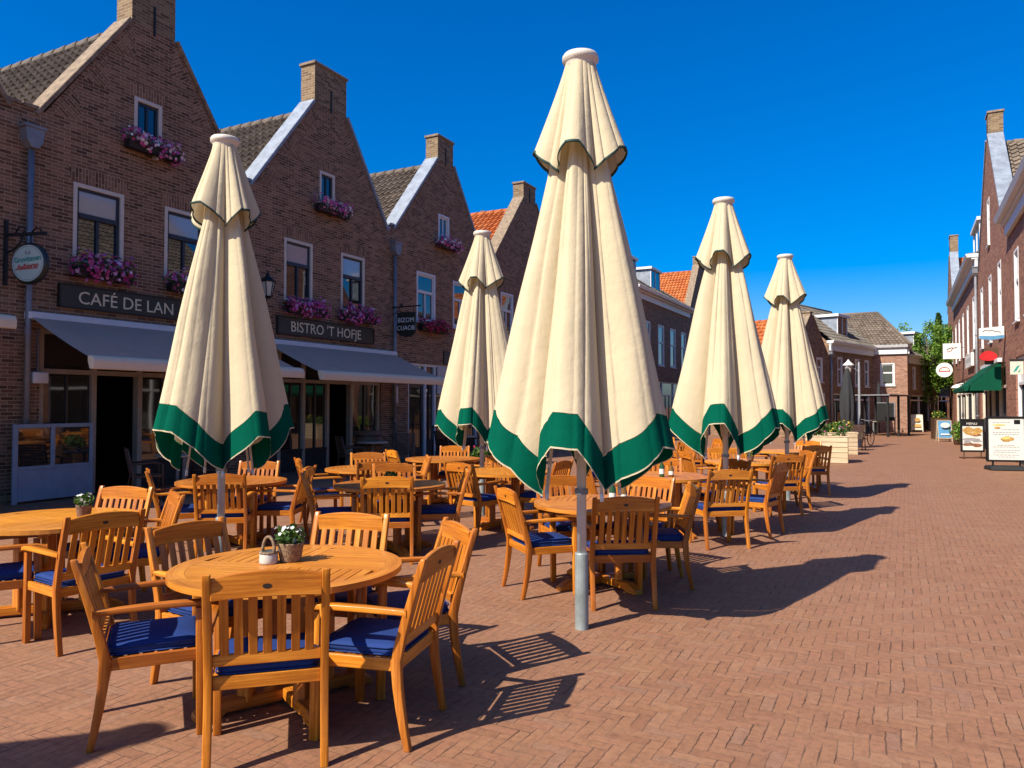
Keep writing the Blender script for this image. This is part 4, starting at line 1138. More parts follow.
# ------------------------------------------------------------------ things on the tables
def pot(loc, label, rad, h, mat, petal, seed, fol=.07, nb=26, leafn=110, cat='flower pot'):
    rg = random.Random(seed)
    r = empty('flower_pot', loc, 0, label, cat, 'small pots on the tables')
    m = MB(); m.lathe([(.001, 0), (rad * .72, 0), (rad * .8, h * .1), (rad, h * .92), (rad * 1.04, h), (rad * .94, h), (rad * .9, h * .85), (.001, h * .84)], 24); m.build('pot', M[mat], r)
    m = MB(); leaf_cloud(m, (0, 0, h + fol * .55), (rad * 1.15, rad * 1.15, fol), leafn, .022, rg)
    m.build('leaves', M['leaf'], r, weld=False)
    if nb:
        m = MB(); blossoms(m, (0, 0, h + fol * .9), (rad * 1.25, rad * 1.25, fol * .9), nb, .014, rg, .7)
        for _ in range(0): pass
        m.build('blossoms', M[petal], r, weld=False)
    return r
pot((-3.16, 3.33, .75), 'woven pot of white daisies on the foremost table', .075, .11, 'basket', 'petal_white', 11, .065, 20, 190)
pot((-5.86, 3.86, .75), 'clay pot of pale succulents on the left table', .06, .1, 'terracotta', 'petal_white', 12, .06, 12, 110)
pot((-5.2, 7.05, .75), 'low dark green plant on the table behind the foremost one', .07, .07, 'iron', 'petal_white', 13, .05, 0, 130)
pot((-2.2, 12.5, .75), 'yellow flowering pot on the far table between the right parasols', .06, .09, 'terracotta', 'petal_yel', 14, .06, 16, 90)
# glass candle holder with a looped handle
r = empty('candle_holder', (-3.225, 3.225, .75), 0, 'glass jar candle holder with a rope loop beside the daisy pot', 'candle holder')
m = MB(); m.lathe([(.001, 0), (.05, 0), (.052, .012), (.05, .06), (.044, .07), (.04, .066), (.045, .055), (.046, .012), (.001, .01)], 24); m.build('jar', M['lampglass'], r)
m = MB(); m.lathe([(.001, .012), (.04, .012), (.04, .045), (.001, .047)], 20); m.build('candle', M['candle'], r)
m = MB()
m.tube([(.048 * math.cos(a), .048 * math.sin(a), .064) for a in [k * PI / 10 for k in range(21)]], .007, 6)
m.tube([(-.045 * math.cos(a), .0, .066 + .085 * math.sin(a)) for a in [k * PI / 12 for k in range(13)]], .009, 6); m.build('rope_handle', M['basket'], r)
def bottle(x, y, h, label, mat, z=.75):
    r = empty('bottle', (x, y, z), 0, label, 'bottle', 'bottles and jars on the tables')
    m = MB(); m.lathe([(.001, 0), (.03, 0), (.032, .01), (.032, h * .55), (.012, h * .75), (.012, h * .95), (.014, h * .95), (.014, h), (.001, h)], 16); m.build('glass_body', M[mat], r)
    m = MB(); m.lathe([(.001, h), (.013, h), (.013, h + .018), (.001, h + .018)], 12); m.build('stopper', M['iron'], r)
    m = MB(); m.lathe([(.0325, h * .16), (.0325, h * .42)], 16); m.build('paper_label', M['paper'], r)
glassg = plain('green_bottle_glass', (.03, .09, .03), .15, var=.05); M['gbottle'] = glassg
M['amber'] = plain('amber_bottle_glass', (.2, .1, .02), .15, var=.05)
bottle(-2.72, 9.35, .24, 'green bottle on the table left of the fourth pole', 'gbottle')
bottle(-2.62, 9.42, .17, 'short amber jar beside the green bottle left of the fourth pole', 'amber')
bottle(-2.38, 6.6, .24, 'green oil bottle on the table behind the biggest parasol pole', 'gbottle')
bottle(-2.3, 6.68, .2, 'amber vinegar bottle behind the biggest parasol pole', 'amber')

# ------------------------------------------------------------------ folded parasols
def parasol(x, y, folds, label, seed, rs=1.0, dz=0.0, ribs=None, amps=None):
    """folds: directions (degrees) in which the gathered cloth bulges; ribs hang between them."""
    rg = random.Random(seed)
    P = empty('folded_parasol', (x, y, 0), 0, label, 'parasol', 'folded cream parasols with green hems')
    order = sorted(range(len(folds)), key=lambda k: folds[k] % 360)
    amps = [amps[k] for k in order] if amps else [rg.uniform(.92, 1.06) for _ in folds]
    folds = [folds[k] % 360 for k in order]; nF = len(folds)
    if ribs is None: ribs = [(folds[i] + (folds[(i + 1) % nF] + (360 if i == nF - 1 else 0))) / 2 + rg.uniform(-4, 4) for i in range(nF)]
    ribs = sorted(f % 360 for f in ribs)
    tips = [rg.uniform(-.035, .035) for _ in range(nF)]
    ph = [rg.uniform(0, 6.28) for _ in range(8)]
    def where(a):
        a %= 360
        for i in range(nF):
            lo, hi = ribs[i], ribs[(i + 1) % nF]
            if hi <= lo: hi += 360
            aa = a if a >= lo else a + 360
            if lo <= aa <= hi:
                # fold that lies in this gap
                for k, f in enumerate(folds):
                    ff = f if f >= lo else f + 360
                    if lo <= ff <= hi:
                        t = (aa - ff) / ((hi - ff) if aa >= ff else (ff - lo))
                        return k, t
        return 0, 1.0
    NA = 480
    info = [where(360.0 * i / NA) for i in range(NA)]
    zt = 3.66 + dz
    ztip, zrib = 1.38 + dz, 1.03 + dz
    def lob(t, p=.75): return max(0.0, math.cos(PI / 2 * t)) ** p
    def hem(i):
        k, t = info[i]; return ztip + tips[k] + (zrib - ztip - tips[k]) * max(0, (abs(t) - .24) / .76) ** .95 + .022 * math.sin(i * 2 * PI / NA * 11 + ph[6]) * abs(t) + .016 * math.sin(i * 2 * PI / NA * 5 + ph[7])
    def rad(i, s):
        k, t = info[i]; a = 2 * PI * i / NA
        rin = .085 + .27 * s; rout = (.175 + .56 * s ** .93) * amps[k]
        r = rin + max(0, rout - rin) * lob(t, .95)
        # smaller vertical pleats, gathered at the top and open towards the hem
        side = 1 - .5 * lob(t, 1) * s
        w1 = math.sin(a * 8 + ph[0] + 1.6 * math.sin(a * 2 + ph[1]) + .5 * s); w2 = math.sin(a * 14 + ph[4] + 1.3 * math.sin(a * 3 + ph[5]))
        r += (.012 + .062 * s * (1.2 - .55 * s)) * (abs(w1) ** .45 - .8) * side + (.004 + .012 * s) * (abs(w2) ** .5 - .75) * side
        r += .012 * math.sin(a * 9 + ph[2] + s * 1.5) + .006 * math.sin(a * 5 + s * 9 + ph[3])
        return r * rs
    def pt(i, z):
        zh = hem(i); s = (zt - z) / (zt - zh); a = 2 * PI * i / NA
        rr = rad(i, s)
        return (rr * math.cos(a), rr * math.sin(a), z)
    # radius shortens again on the hem band, which hangs straight down
    band = .235
    rows = []
    NZ = 34
    for j in range(NZ + 1):
        row = []
        for i in range(NA):
            zh = hem(i) + band; z = zt + (zh - zt) * j / NZ
            row.append(pt(i, z))
        rows.append(row)
    m = MB(); m.grid(rows, closed=True); m.build('canopy', M['canopy'], P)
    rows = []
    for j in range(7):
        row = []
        for i in range(NA):
            zh = hem(i); z = zh + band * (1 - j / 6); q = pt(i, z)
            k = 1.004
            row.append((q[0] * k, q[1] * k, z - .004))
        rows.append(row)
    m = MB(); m.grid(rows, closed=True); hb = m.build('hem_band', M['green'], P)
    # stitched pale edge along the lower hem
    m = MB(); rows = [[(p[0] * 1.003, p[1] * 1.003, p[2] + .006) for p in rows[-1]], [(p[0] * 1.004, p[1] * 1.004, p[2] - .006) for p in rows[-1]]]
    m.grid(rows, closed=True); m.build('hem_stitching', M['canopy'], hb)
    # upper flap
    zft, ztp, zrb = 4.2 + dz, 3.54 + dz, 3.37 + dz
    def fhem(i):
        k, t = info[i]; return ztp + tips[k] * .6 + (zrb - ztp) * max(0, (abs(t) - .25) / .75)
    rows = []
    for j in range(21):
        s = j / 20; row = []
        for i in range(NA):
            k, t = info[i]; a = 2 * PI * i / NA
            z = zft + (fhem(i) - zft) * s
            rin = .105 + .09 * s; rout = .115 + .245 * s ** 1.1 * amps[k]
            r_ = rin + (rout - rin) * lob(t, .7) + (.006 + .03 * s) * (abs(math.sin(a * 7.5 + ph[4] + math.sin(a * 3))) ** .5 - .75) * (1 - .4 * s * lob(t)) + .006 * s * math.sin(a * 7 + ph[5])
            r_ = max(r_, .104) * rs
            row.append((r_ * math.cos(a), r_ * math.sin(a), z))
        rows.append(row)
    m = MB(); m.grid(rows, closed=True); fl = m.build('upper_flap', M['canopy'], P)
    m = MB(); loop = rows[-1]; m.grid([[(p[0] * 1.012, p[1] * 1.012, p[2] + .012) for p in loop], [(p[0] * 1.02, p[1] * 1.02, p[2]) for p in loop], [(p[0] * 1.012, p[1] * 1.012, p[2] - .01) for p in loop], [(p[0] * .985, p[1] * .985, p[2] - .008) for p in loop], [(p[0] * .985, p[1] * .985, p[2] + .012) for p in loop]], closed=True)
    m.build('flap_binding', M['trim'], fl)
    m = MB(); m.lathe([(.001, 4.285 + dz), (.1, 4.285 + dz), (.126, 4.281 + dz), (.136, 4.265 + dz), (.136, 4.235 + dz), (.12, 4.222 + dz), (.112, 4.205 + dz), (.108, 4.15 + dz), (.05, 4.14 + dz)], 32); m.build('cap', M['capm'], P)
    m = MB(); m.tube([(0, 0, .5), (0, 0, 4.2 + dz)], .036, 20); po = m.build('pole', M['pole'], P)
    m = MB(); m.lathe([(.037, .99), (.05, .99), (.05, 1.03), (.037, 1.03)], 20, smooth=False); m.build('collar', M['zinc'], po)
    m = MB(); m.lathe([(.05, 0), (.05, .55), (.046, .56), (.03, .56)], 20, smooth=False); m.build('ground_sleeve', M['sleeve'], P)
    for f in ribs:
        a = RAD(f); ca, sa = math.cos(a), math.sin(a)
        m = MB(); m.tube([(.06 * ca, .06 * sa, 3.6 + dz), (.14 * ca, .14 * sa, 2.4 + dz), (.31 * rs * ca, .31 * rs * sa, 1.02 + dz)], .011, 6)
        rb = m.build('rib', M['pole'], P)
        m = MB(); m.tube([(.31 * rs * ca, .31 * rs * sa, 1.03 + dz), (.315 * rs * ca, .315 * rs * sa, .97 + dz)], .014, 6); m.build('rib_tip', M['white'], rb)
        m = MB(); m.tube([(.05 * ca, .05 * sa, 1.25 + dz), (.15 * ca, .15 * sa, 2.1 + dz)], .009, 5); m.build('strut', M['pole'], rb)
    return P
# direction from each parasol towards the viewer
def vd(x, y): return math.degrees(math.atan2(-y, -x))
def five(v, d=0, j=0):
    return dict(folds=[v - 12 + d, v + 72 + j, v + 155, v - 160, v - 88 - j], ribs=[v - 52 + d, v + 27 + d, v + 114, v + 178, v - 122], amps=[.8, .93, .95, .95, .97])
parasol(-2.14, 5.26, label='biggest folded cream parasol in the middle, its white pole standing on the paving', seed=21, **five(vd(-2.14, 5.26)))
v = vd(-5.93, 5.3)
parasol(-5.93, 5.3, label='leftmost folded cream parasol in front of the café sign', seed=22, folds=[v - 50, v + 38, v + 92, v - 118, v + 165], ribs=[v + 2, v + 66, v + 125, v - 88, v - 150], amps=[.95, .86, .93, .9, .9])
parasol(-5.68, 10.0, label='smaller folded cream parasol before the orange gable, left of the biggest one', seed=23, **five(vd(-5.68, 10.0), -14, 4))
parasol(-2.03, 9.81, label='folded cream parasol right of the biggest one, in front of the orange roof', seed=24, **five(vd(-2.03, 9.81), 2, -3))
parasol(-1.84, 14.0, label='smallest folded cream parasol, farthest right beside the wooden planter', seed=25, **five(vd(-1.84, 14.0), -4, 2))
parasol(-5.25, -1.35, [10, 80, 150, 220, 290], 'folded cream parasol just outside the left frame edge, casting the corner shadow', 26)

# ------------------------------------------------------------------ dark café chairs and tables under the awnings
def make_dark_chair():
    r = empty('terrace_chair'); w = M['rattan']
    for sx in (-1, 1):
        m = MB(); m.tube([(sx * .24, -.3, 0), (sx * .24, -.22, .45), (sx * .23, -.32, .92)], .017, 8); m.build('rear_leg', w, r)
        m = MB(); m.tube([(sx * .25, .24, 0), (sx * .25, .22, .64), (sx * .25, .1, .67), (sx * .24, -.24, .65)], .017, 8); m.build('front_leg', w, r)
    m = MB(); m.box(-.25, .25, -.23, .25, .42, .46); m.build('seat', w, r, .01)
    m = MB()
    for k in range(9): m.bar((-.235, -.232 - k * .011, .5 + k * .05), (.235, -.232 - k * .011, .5 + k * .05), .012, .042)
    m.build('backrest', w, r, .003)
    return r
dark0 = make_dark_chair()
DK = [(-11.6, 8.75, 60, 'dark brown chair under the café awning, in front of the blue-grey windscreen'),
      (-11.7, 10.2, 200, 'dark brown chair beside the café door, right of the pedestal table'),
      (-11.6, 14.2, 60, 'dark brown chair at the bistro front beside the barrel'),
      (-11.3, 15.9, -60, 'dark brown chair just right of the barrel at the bistro'),
      (-11.5, 18.3, 80, 'dark brown chair under the right end of the bistro awning'),
      (-11.2, 19.6, 200, 'dark brown chair in front of the iron railing'),
      (-2.2, 29.6, 20, 'dark chair behind the near wooden planter, closest to it'),
      (-1.6, 30.4, -100, 'dark chair farther along the street near the folded charcoal parasol')]
for i, (x, y, h, lb) in enumerate(DK):
    c = dark0 if i == 0 else copy_tree(dark0)
    c.location = (x, y, 0); c.rotation_euler = (0, 0, RAD(h - 90)); tag(c, lb, 'chair', 'dark terrace chairs')
def make_bistro_table():
    r = empty('pedestal_table')
    m = MB(); m.lathe([(.001, .72), (.38, .72), (.385, .73), (.385, .745), (.38, .75), (.001, .75)], 28, smooth=False); m.build('table_top', M['beige'], r)
    m = MB(); m.tube([(0, 0, .05), (0, 0, .72)], .028, 10); m.build('pedestal', M['zinc'], r)
    for k in range(4):
        a = k * PI / 2 + .4; m = MB(); m.tube([(0, 0, .12), (.2 * math.cos(a), .2 * math.sin(a), .07), (.32 * math.cos(a), .32 * math.sin(a), .015)], .016, 6); m.build('foot', M['zinc'], r)
    return r
bt = make_bistro_table()
for i, (x, y, lb) in enumerate([(-11.75, 9.5, 'small round pedestal table under the café awning'), (-11.6, 15.0, 'small round pedestal table at the bistro front'), (-11.4, 19.0, 'small round pedestal table by the iron railing')]):
    c = bt if i == 0 else copy_tree(bt); c.location = (x, y, 0); tag(c, lb, 'table', 'pedestal tables under the awnings')
bottle(-11.7, 9.42, .12, 'short jar on the pedestal table under the café awning', 'amber')
r = empty('barrel', (-12.0, 15.35, 0), 0, 'dark wooden barrel table standing at the bistro doorway', 'barrel')
m = MB(); m.lathe([(.001, 0), (.3, 0), (.345, .25), (.36, .5), (.345, .75), (.3, 1.0), (.001, 1.0)], 28); m.build('staves', M['barrel'], r)
for z, q in ((.12, .325), (.35, .358), (.65, .358), (.88, .326)):
    m = MB(); m.lathe([(q, z - .022), (q + .006, z - .022), (q + .006, z + .022), (q, z + .022)], 28, smooth=False); m.build('hoop', M['iron'], r)

# ------------------------------------------------------------------ wooden planters
def planter(loc, rz, w, d, h, label, seed, petal='petal_yel', mat='plank', fol=.3):
    rg = random.Random(seed)
    r = empty('wooden_planter', loc, rz, label, 'planter', 'wooden planters')
    m = MB(); n = max(3, round(h / .15)); k = h / n
    for i in range(n):
        z = (i + .5) * k
        m.bar((-w / 2, -d / 2, z), (w / 2, -d / 2, z), .03, k - .012); m.bar((-w / 2, d / 2, z), (w / 2, d / 2, z), .03, k - .012)
        m.bar((-w / 2, -d / 2 + .016, z), (-w / 2, d / 2 - .016, z), .03, k - .012); m.bar((w / 2, -d / 2 + .016, z), (w / 2, d / 2 - .016, z), .03, k - .012)
    m.build('boards', M[mat], r, .004)
    m = MB()
    m.box(-w / 2 - .03, w / 2 + .03, -d / 2 - .03, -d / 2 + .05, h, h + .03); m.box(-w / 2 - .03, w / 2 + .03, d / 2 - .05, d / 2 + .03, h, h + .03)
    m.box(-w / 2 - .03, -w / 2 + .05, -d / 2 + .051, d / 2 - .051, h, h + .029); m.box(w / 2 - .05, w / 2 + .03, -d / 2 + .051, d / 2 - .051, h, h + .029); m.build('rim', M[mat], r, .005)
    m = MB(); m.face([(-w / 2 + .02, -d / 2 + .02, h - .06), (w / 2 - .02, -d / 2 + .02, h - .06), (w / 2 - .02, d / 2 - .02, h - .06), (-w / 2 + .02, d / 2 - .02, h - .06)]); m.build('soil', M['soil'], r)
    m = MB(); b_ = MB()
    for _ in range(7):
        c = (rg.uniform(-.4, .4) * w, rg.uniform(-.35, .35) * d, h + rg.uniform(.05, fol * .8))
        leaf_cloud(m, c, (.2, .2, .2), 90, .05, rg); blossoms(b_, (c[0], c[1], c[2] + .05), (.2, .2, .18), 8, .03, rg)
    m.build('plants', M['leaf'], r, weld=False); b_.build('blossoms', M[petal], r, weld=False)
planter((-2.05, 23.9, 0), .1, 1.1, 1.0, .74, 'pale wooden planter with green plants right of the smallest parasol', 31, 'petal_pink', fol=.42)
planter((-2.0, 28.0, 0), .1, 1.1, .9, .7, 'second wooden planter farther down the street before the dark chairs', 32, 'petal_yel')
planter((-6.9, 12.4, 0), .0, .9, .5, .55, 'low brown wooden planter behind the second parasol pole', 33, 'petal_red', 'rattan', .2)

# ------------------------------------------------------------------ bicycle
def bicycle(loc, rz, label):
    r = empty('bicycle', loc, rz, label, 'bicycle')
    m = MB(); k = M['iron']
    m.tube([(-.5, 0, .34), (-.08, 0, .3), (-.22, 0, .88)], .018, 8); m.tube([(-.08, 0, .3), (.42, 0, .8)], .02, 8); m.tube([(-.2, 0, .78), (.4, 0, .84)], .018, 8); m.tube([(-.5, 0, .34), (-.2, 0, .78)], .014, 8)
    m.build('frame', k, r)
    m = MB(); m.tube([(.38, 0, .98), (.42, 0, .8), (.56, 0, .34)], .018, 8); m.build('fork', k, r)
    m = MB(); m.tube([(.2, -.28, 1.05), (.34, -.24, 1.06), (.38, 0, 1.0), (.34, .24, 1.06), (.2, .28, 1.05)], .013, 8); m.build('handlebar', M['zinc'], r)
    m = MB(); m.prism([(-.36, .92), (-.3, .97), (-.1, .95), (-.08, .92), (-.3, .89)], -.07, .07, 'y'); m.build('saddle', M['rubber'], r, .015)
    m = MB(); m.tube([(-.08, -.1, .3), (-.08, .1, .3)], .02, 8); m.box(-.16, -.0, .1, .17, .15, .18); m.box(-.16, -.0, -.17, -.1, .42, .45); m.build('pedals', k, r)
    for cx in (-.5, .56):
        m = MB(); m.tube([(cx + .33 * math.cos(a), 0, .34 + .33 * math.sin(a)) for a in [2 * PI * q / 28 for q in range(29)]], .02, 6); w = m.build('wheel', M['rubber'], r)
        m = MB()
        for q in range(14):
            a = 2 * PI * q / 14; m.tube([(cx, 0, .34), (cx + .31 * math.cos(a), 0, .34 + .31 * math.sin(a))], .003, 4)
        m.build('spokes', M['zinc'], w)
bicycle((-1.45, 33.6, 0), RAD(70), 'black bicycle parked by the lamp post at the planters')

# ------------------------------------------------------------------ street lamp and charcoal parasol
r = empty('street_lamp', (-1.6, 32.9, 0), 0, 'street lamp post with a lantern on an arm beside the charcoal parasol', 'lamp')
m = MB(); m.lathe([(.07, 0), (.07, .7), (.05, .75), (.045, 3.3), (.03, 3.34), (0, 3.36)], 14); m.build('post', M['zinc'], r)
m = MB(); m.tube([(0, 0, 2.95), (-.2, -.02, 3.12), (-.38, -.04, 3.02)], .02, 8); m.build('arm', M['zinc'], r)
m = MB(); m.lathe([(.02, 3.45), (.06, 3.38), (.2, 3.25), (.21, 3.22), (.16, 3.22), (0, 3.24)], 8, c=(-.38, -.04, 0), smooth=False); l_ = m.build('lantern_roof', M['white'], r)
m = MB(); m.lathe([(.09, 2.9), (.15, 3.22)], 8, c=(-.38, -.04, 0), smooth=False); m.build('lantern_glass', M['lampglass'], r)
r = empty('charcoal_parasol', (-1.95, 31.6, 0), 0, 'narrow folded charcoal parasol behind the wooden planters', 'parasol')
m = MB(); rows = []
for j in range(16):
    s = j / 15; row = []
    for i in range(60):
        a = 2 * PI * i / 60; q = (.05 + .27 * math.sin(PI * min(1, .25 + .55 * s)) * s ** .5) * (1 + .16 * math.sin(a * 8) * s)
        row.append((q * math.cos(a), q * math.sin(a), 3.05 - 2.0 * s))
    rows.append(row)
M['charcoal'] = cloth('charcoal_canvas', (.05, .05, .052), .05)
m.grid(rows, closed=True); m.build('canopy', M['charcoal'], r)
m = MB(); m.tube([(0, 0, 0), (0, 0, 3.15)], .03, 10); m.build('pole', M['zinc'], r)
m = MB(); m.box(-.3, .3, -.3, .3, 0, .08); m.build('base', M['iron'], r, .01)

# terrace shelter at the corner house, with a board and a black parasol
r = empty('terrace_shelter', (-2.55, 44.0, 0), far_a, 'low dark terrace shelter with white-edged flat roof before the corner house', 'shelter')
m = MB(); m.box(0, 1.9, 0, 3.6, 2.12, 2.2); m.build('flat_roof', M['charcoal'], r, .01)
m = MB(); m.box(1.902, 1.95, -.05, 3.65, 2.14, 2.2); m.box(-.05, 1.9, -.05, -.003, 2.14, 2.2); m.build('roof_edge', M['zinc'], r)
for x in (.1, 1.8):
    for y in (.1, 1.8, 3.5):
        m = MB(); m.box(x - .05, x + .05, y - .05, y + .05, 0, 2.12); m.build('post', M['iron'], r)
r = empty('charcoal_parasol', (-1.35, 49.0, 0), 0, 'small black folded parasol in front of the pale corner house', 'parasol')
m = MB(); m.lathe([(.001, 2.95), (.05, 2.9), (.1, 2.5), (.2, 1.5), (.17, 1.2), (.03, 1.2)], 14); m.build('canopy', M['charcoal'], r)
m = MB(); m.tube([(0, 0, 0), (0, 0, 3.05)], .025, 8); m.build('pole', M['iron'], r)
r = empty('menu_board', (-1.0, 48.6, 0), -.25, 'large black framed board on legs before the pale corner house', 'board')
m = MB(); m.box(-.45, .45, -.03, .03, .75, 1.75); m.build('panel', M['iron'], r, .01)
m = MB()
for x in (-.48, .48): m.box(x - .03, x + .03, -.035, .035, 0, 1.8)
m.box(-.45, .45, -.034, .034, 1.751, 1.8); m.build('frame', M['zinc'], r, .006)
r = empty('terrace_table', (-1.25, 47.4, 0), .1, 'small dark terrace table left of the black framed board', 'table')
m = MB(); m.box(-.4, .4, -.3, .3, .7, .74); m.build('table_top', M['beige'], r, .006)
for sx in (-1, 1):
    for sy in (-1, 1):
        m = MB(); m.box(sx * .36 - .02, sx * .36 + .02, sy * .26 - .02, sy * .26 + .02, 0, .7); m.build('leg', M['zinc'], r)

# ------------------------------------------------------------------ boards and signs on the right
def poster_board(loc, rz, w, h, zb, label, kind):
    r = empty('poster_board', loc, rz, label, 'sign board', None)
    m = MB(); t = .05
    m.box(-w / 2, w / 2, -.03, .03, zb, zb + t); m.box(-w / 2, w / 2, -.03, .03, zb + h - t, zb + h); m.box(-w / 2, -w / 2 + t, -.03, .03, zb + t, zb + h - t); m.box(w / 2 - t, w / 2, -.03, .03, zb + t, zb + h - t)
    top = .17 if kind == 'food' else 0
    if top: m.box(-w / 2 + t, w / 2 - t, -.028, .028, zb + h - t - top, zb + h - t)
    m.build('frame', M['iron'], r, .008)
    p = MB(); p.box(-w / 2 + t, w / 2 - t, -.015, .015, zb + t, zb + h - t - top); p.build('poster', M['paper'], r)
    rg = random.Random(5); y = -.0165
    def smear(mat, items, name):
        q = MB()
        for (cx, cz, a, b_) in items:
            n = 14; y_ = y - rg.uniform(0, .002); pts = [(cx + a * math.cos(2 * PI * k / n) * rg.uniform(.8, 1.1), y_, cz + b_ * math.sin(2 * PI * k / n) * rg.uniform(.75, 1.1)) for k in range(n)]
            q.face(pts)
        q.build(name, M[mat], r)
    zc = zb + h / 2
    if kind == 'food':
        text('MENU', .1, r, (-.02, -.0285, zb + h - t - .13), (PI / 2, 0, 0), M['paper'], 'header_lettering', 1.1, 'CENTER', .002)
        smear('food_a', [(-.12, zc + .16, .17, .1), (.14, zc + .14, .14, .1), (.0, zc + .05, .2, .05)], 'bread_picture')
        smear('food_b', [(.1, zc + .02, .16, .05), (-.1, zc - .28, .2, .05), (.12, zc - .3, .14, .06)], 'meat_picture')
        smear('inkgrey', [(-.05, zc - .12, .26, .05), (.12, zc - .17, .15, .05), (-.15, zc - .2, .12, .04)], 'plate_picture')
    else:
        smear('food_a', [(.02, zc + .0, .16, .07), (-.2, zc + .28, .08, .03)], 'dish_picture')
        smear('candle', [(.0, zc + .03, .1, .04), (-.15, zc + .36, .16, .025)], 'garnish_picture')
        q = MB(); q.box(.18, .32, y - .002, y, zc + .38, zc + .49); q.build('square_mark', M['iron'], r)
        q = MB()
        for k, (x0, x1, z) in enumerate([(-.3, .08, .42), (-.1, .3, .24), (-.3, .3, .17), (-.28, .28, .12), (-.2, .2, -.16), (-.3, .3, -.2), (-.26, .3, -.28), (-.3, .22, -.33), (-.3, .3, -.4), (-.18, .18, -.45)]):
            x = x0
            while x < x1:
                l = rg.uniform(.03, .08); q.box(x, min(x + l, x1), y - .0015, y, zc + z - .007, zc + z + .007); x += l + .018
        q.build('printed_lines', M['inkgrey'], r)
    m = MB()
    if kind == 'food':
        for x in (-w * .36, w * .36): m.bar((x, 0, .05), (x, 0, zb), .025, .025, up=(0, 1, 0))
        m.bar((-w / 2, .0, .03), (w / 2, 0, .03), .05, .03)
        for x in (-w * .45, w * .45): m.bar((x, -.25, .02), (x, .25, .02), .03, .03)
        m.build('stand', M['rattan'], r, .004)
    else:
        for x in (-w * .34, w * .34): m.bar((x, 0, .1), (x, 0, zb), .04, .03, up=(0, 1, 0))
        m.build('spring_post', M['iron'], r)
        m = MB(); m.prism([(-.28, 0), (.28, 0), (.28, .04), (.2, .11), (-.2, .11), (-.28, .04)], -w / 2 + .02, w / 2 - .02, 'x'); m.build('base', M['rubber'], r, .015)
poster_board((2.26, 22.9, 0), RAD(14), .9, 1.15, .21, 'framed white menu poster on a heavy black base at the right edge', 'menu')
poster_board((1.83, 27.4, 0), RAD(14), .66, 1.02, .2, 'tall black framed board with a food picture', 'food')
def aboard(loc, rz, w, h, label, mat, pic):
    r = empty('sandwich_board', loc, rz, label, 'sandwich board')
    for s in (-1, 1):
        m = MB(); m.bar((-w / 2, s * .22, 0), (-w / 2, s * .02, h), .03, .04, up=(1, 0, 0)); m.bar((w / 2, s * .22, 0), (w / 2, s * .02, h), .03, .04, up=(1, 0, 0)); m.bar((-w / 2 + .02, s * .02, h), (w / 2 - .02, s * .02, h), .04, .04); m.bar((-w / 2 + .02, s * .19, .15), (w / 2 - .02, s * .19, .15), .03, .04); m.build('frame', M[mat], r, .004)
        m = MB(); m.bar((0, s * .19, .17), (0, s * .025, h - .02), w - .04, .015, up=(0, 1, 0.2)); p = m.build('panel', M[pic], r)
aboard((1.55, 39.6, 0), .2, .55, .95, 'wooden sandwich board with a blue panel by the planter box on the right', 'plank', 'blue')
m = MB(); m.disc((0, -.2, .74), .12, 'y', 14, sx=1.6); m.face([(-.18, -.21, .3), (.18, -.21, .3), (.18, -.2, .36), (-.18, -.2, .36)])
m.build('print', M['paper'], bpy.data.objects['sandwich_board'])
aboard((.62, 52.6, 0), .1, .6, 1.05, 'cream sandwich board standing at the far end of the street', 'cream', 'cream')
m = MB(); m.disc((0, -.2, .75), .12, 'y', 14, sx=1.3); m.face([(-.2, -.23, .3), (.2, -.23, .3), (.2, -.2, .48), (-.2, -.2, .48)])
m.build('print', M['food_a'], bpy.data.objects['sandwich_board.001'])
planter((1.5, 42.3, 0), .15, .65, .9, 1.0, 'dark tall planter topped with yellow flowers on the right side', 36, 'petal_yel', 'rattan', .25)
def bush(loc, rad, label, seed, h=.7):
    rg = random.Random(seed)
    r = empty('potted_shrub', loc, 0, label, 'shrub')
    m = MB(); m.lathe([(.001, 0), (.16, 0), (.2, .28), (.21, .3), (.18, .3), (.001, .27)], 18); m.build('pot', M['terracotta'], r)
    m = MB()
    for k in range(6):
        a = rg.uniform(0, 6.28); m.tube([(0, 0, .25), (.1 * math.cos(a), .1 * math.sin(a), .45), (.2 * math.cos(a), .2 * math.sin(a), h * .9)], .008, 5)
    m.build('stems', M['bark'], r)
    m = MB()
    for k in range(8):
        c = (rg.uniform(-.5, .5) * rad, rg.uniform(-.5, .5) * rad, rg.uniform(.3, h)); leaf_cloud(m, c, (rad * .5, rad * .5, .22), 90, .06, rg)
    m.build('leaves', M['leaf_tree'], r, weld=False)
bush((1.95, 36.6, 0), .42, 'bright green potted shrub behind the food picture board', 41, .85)

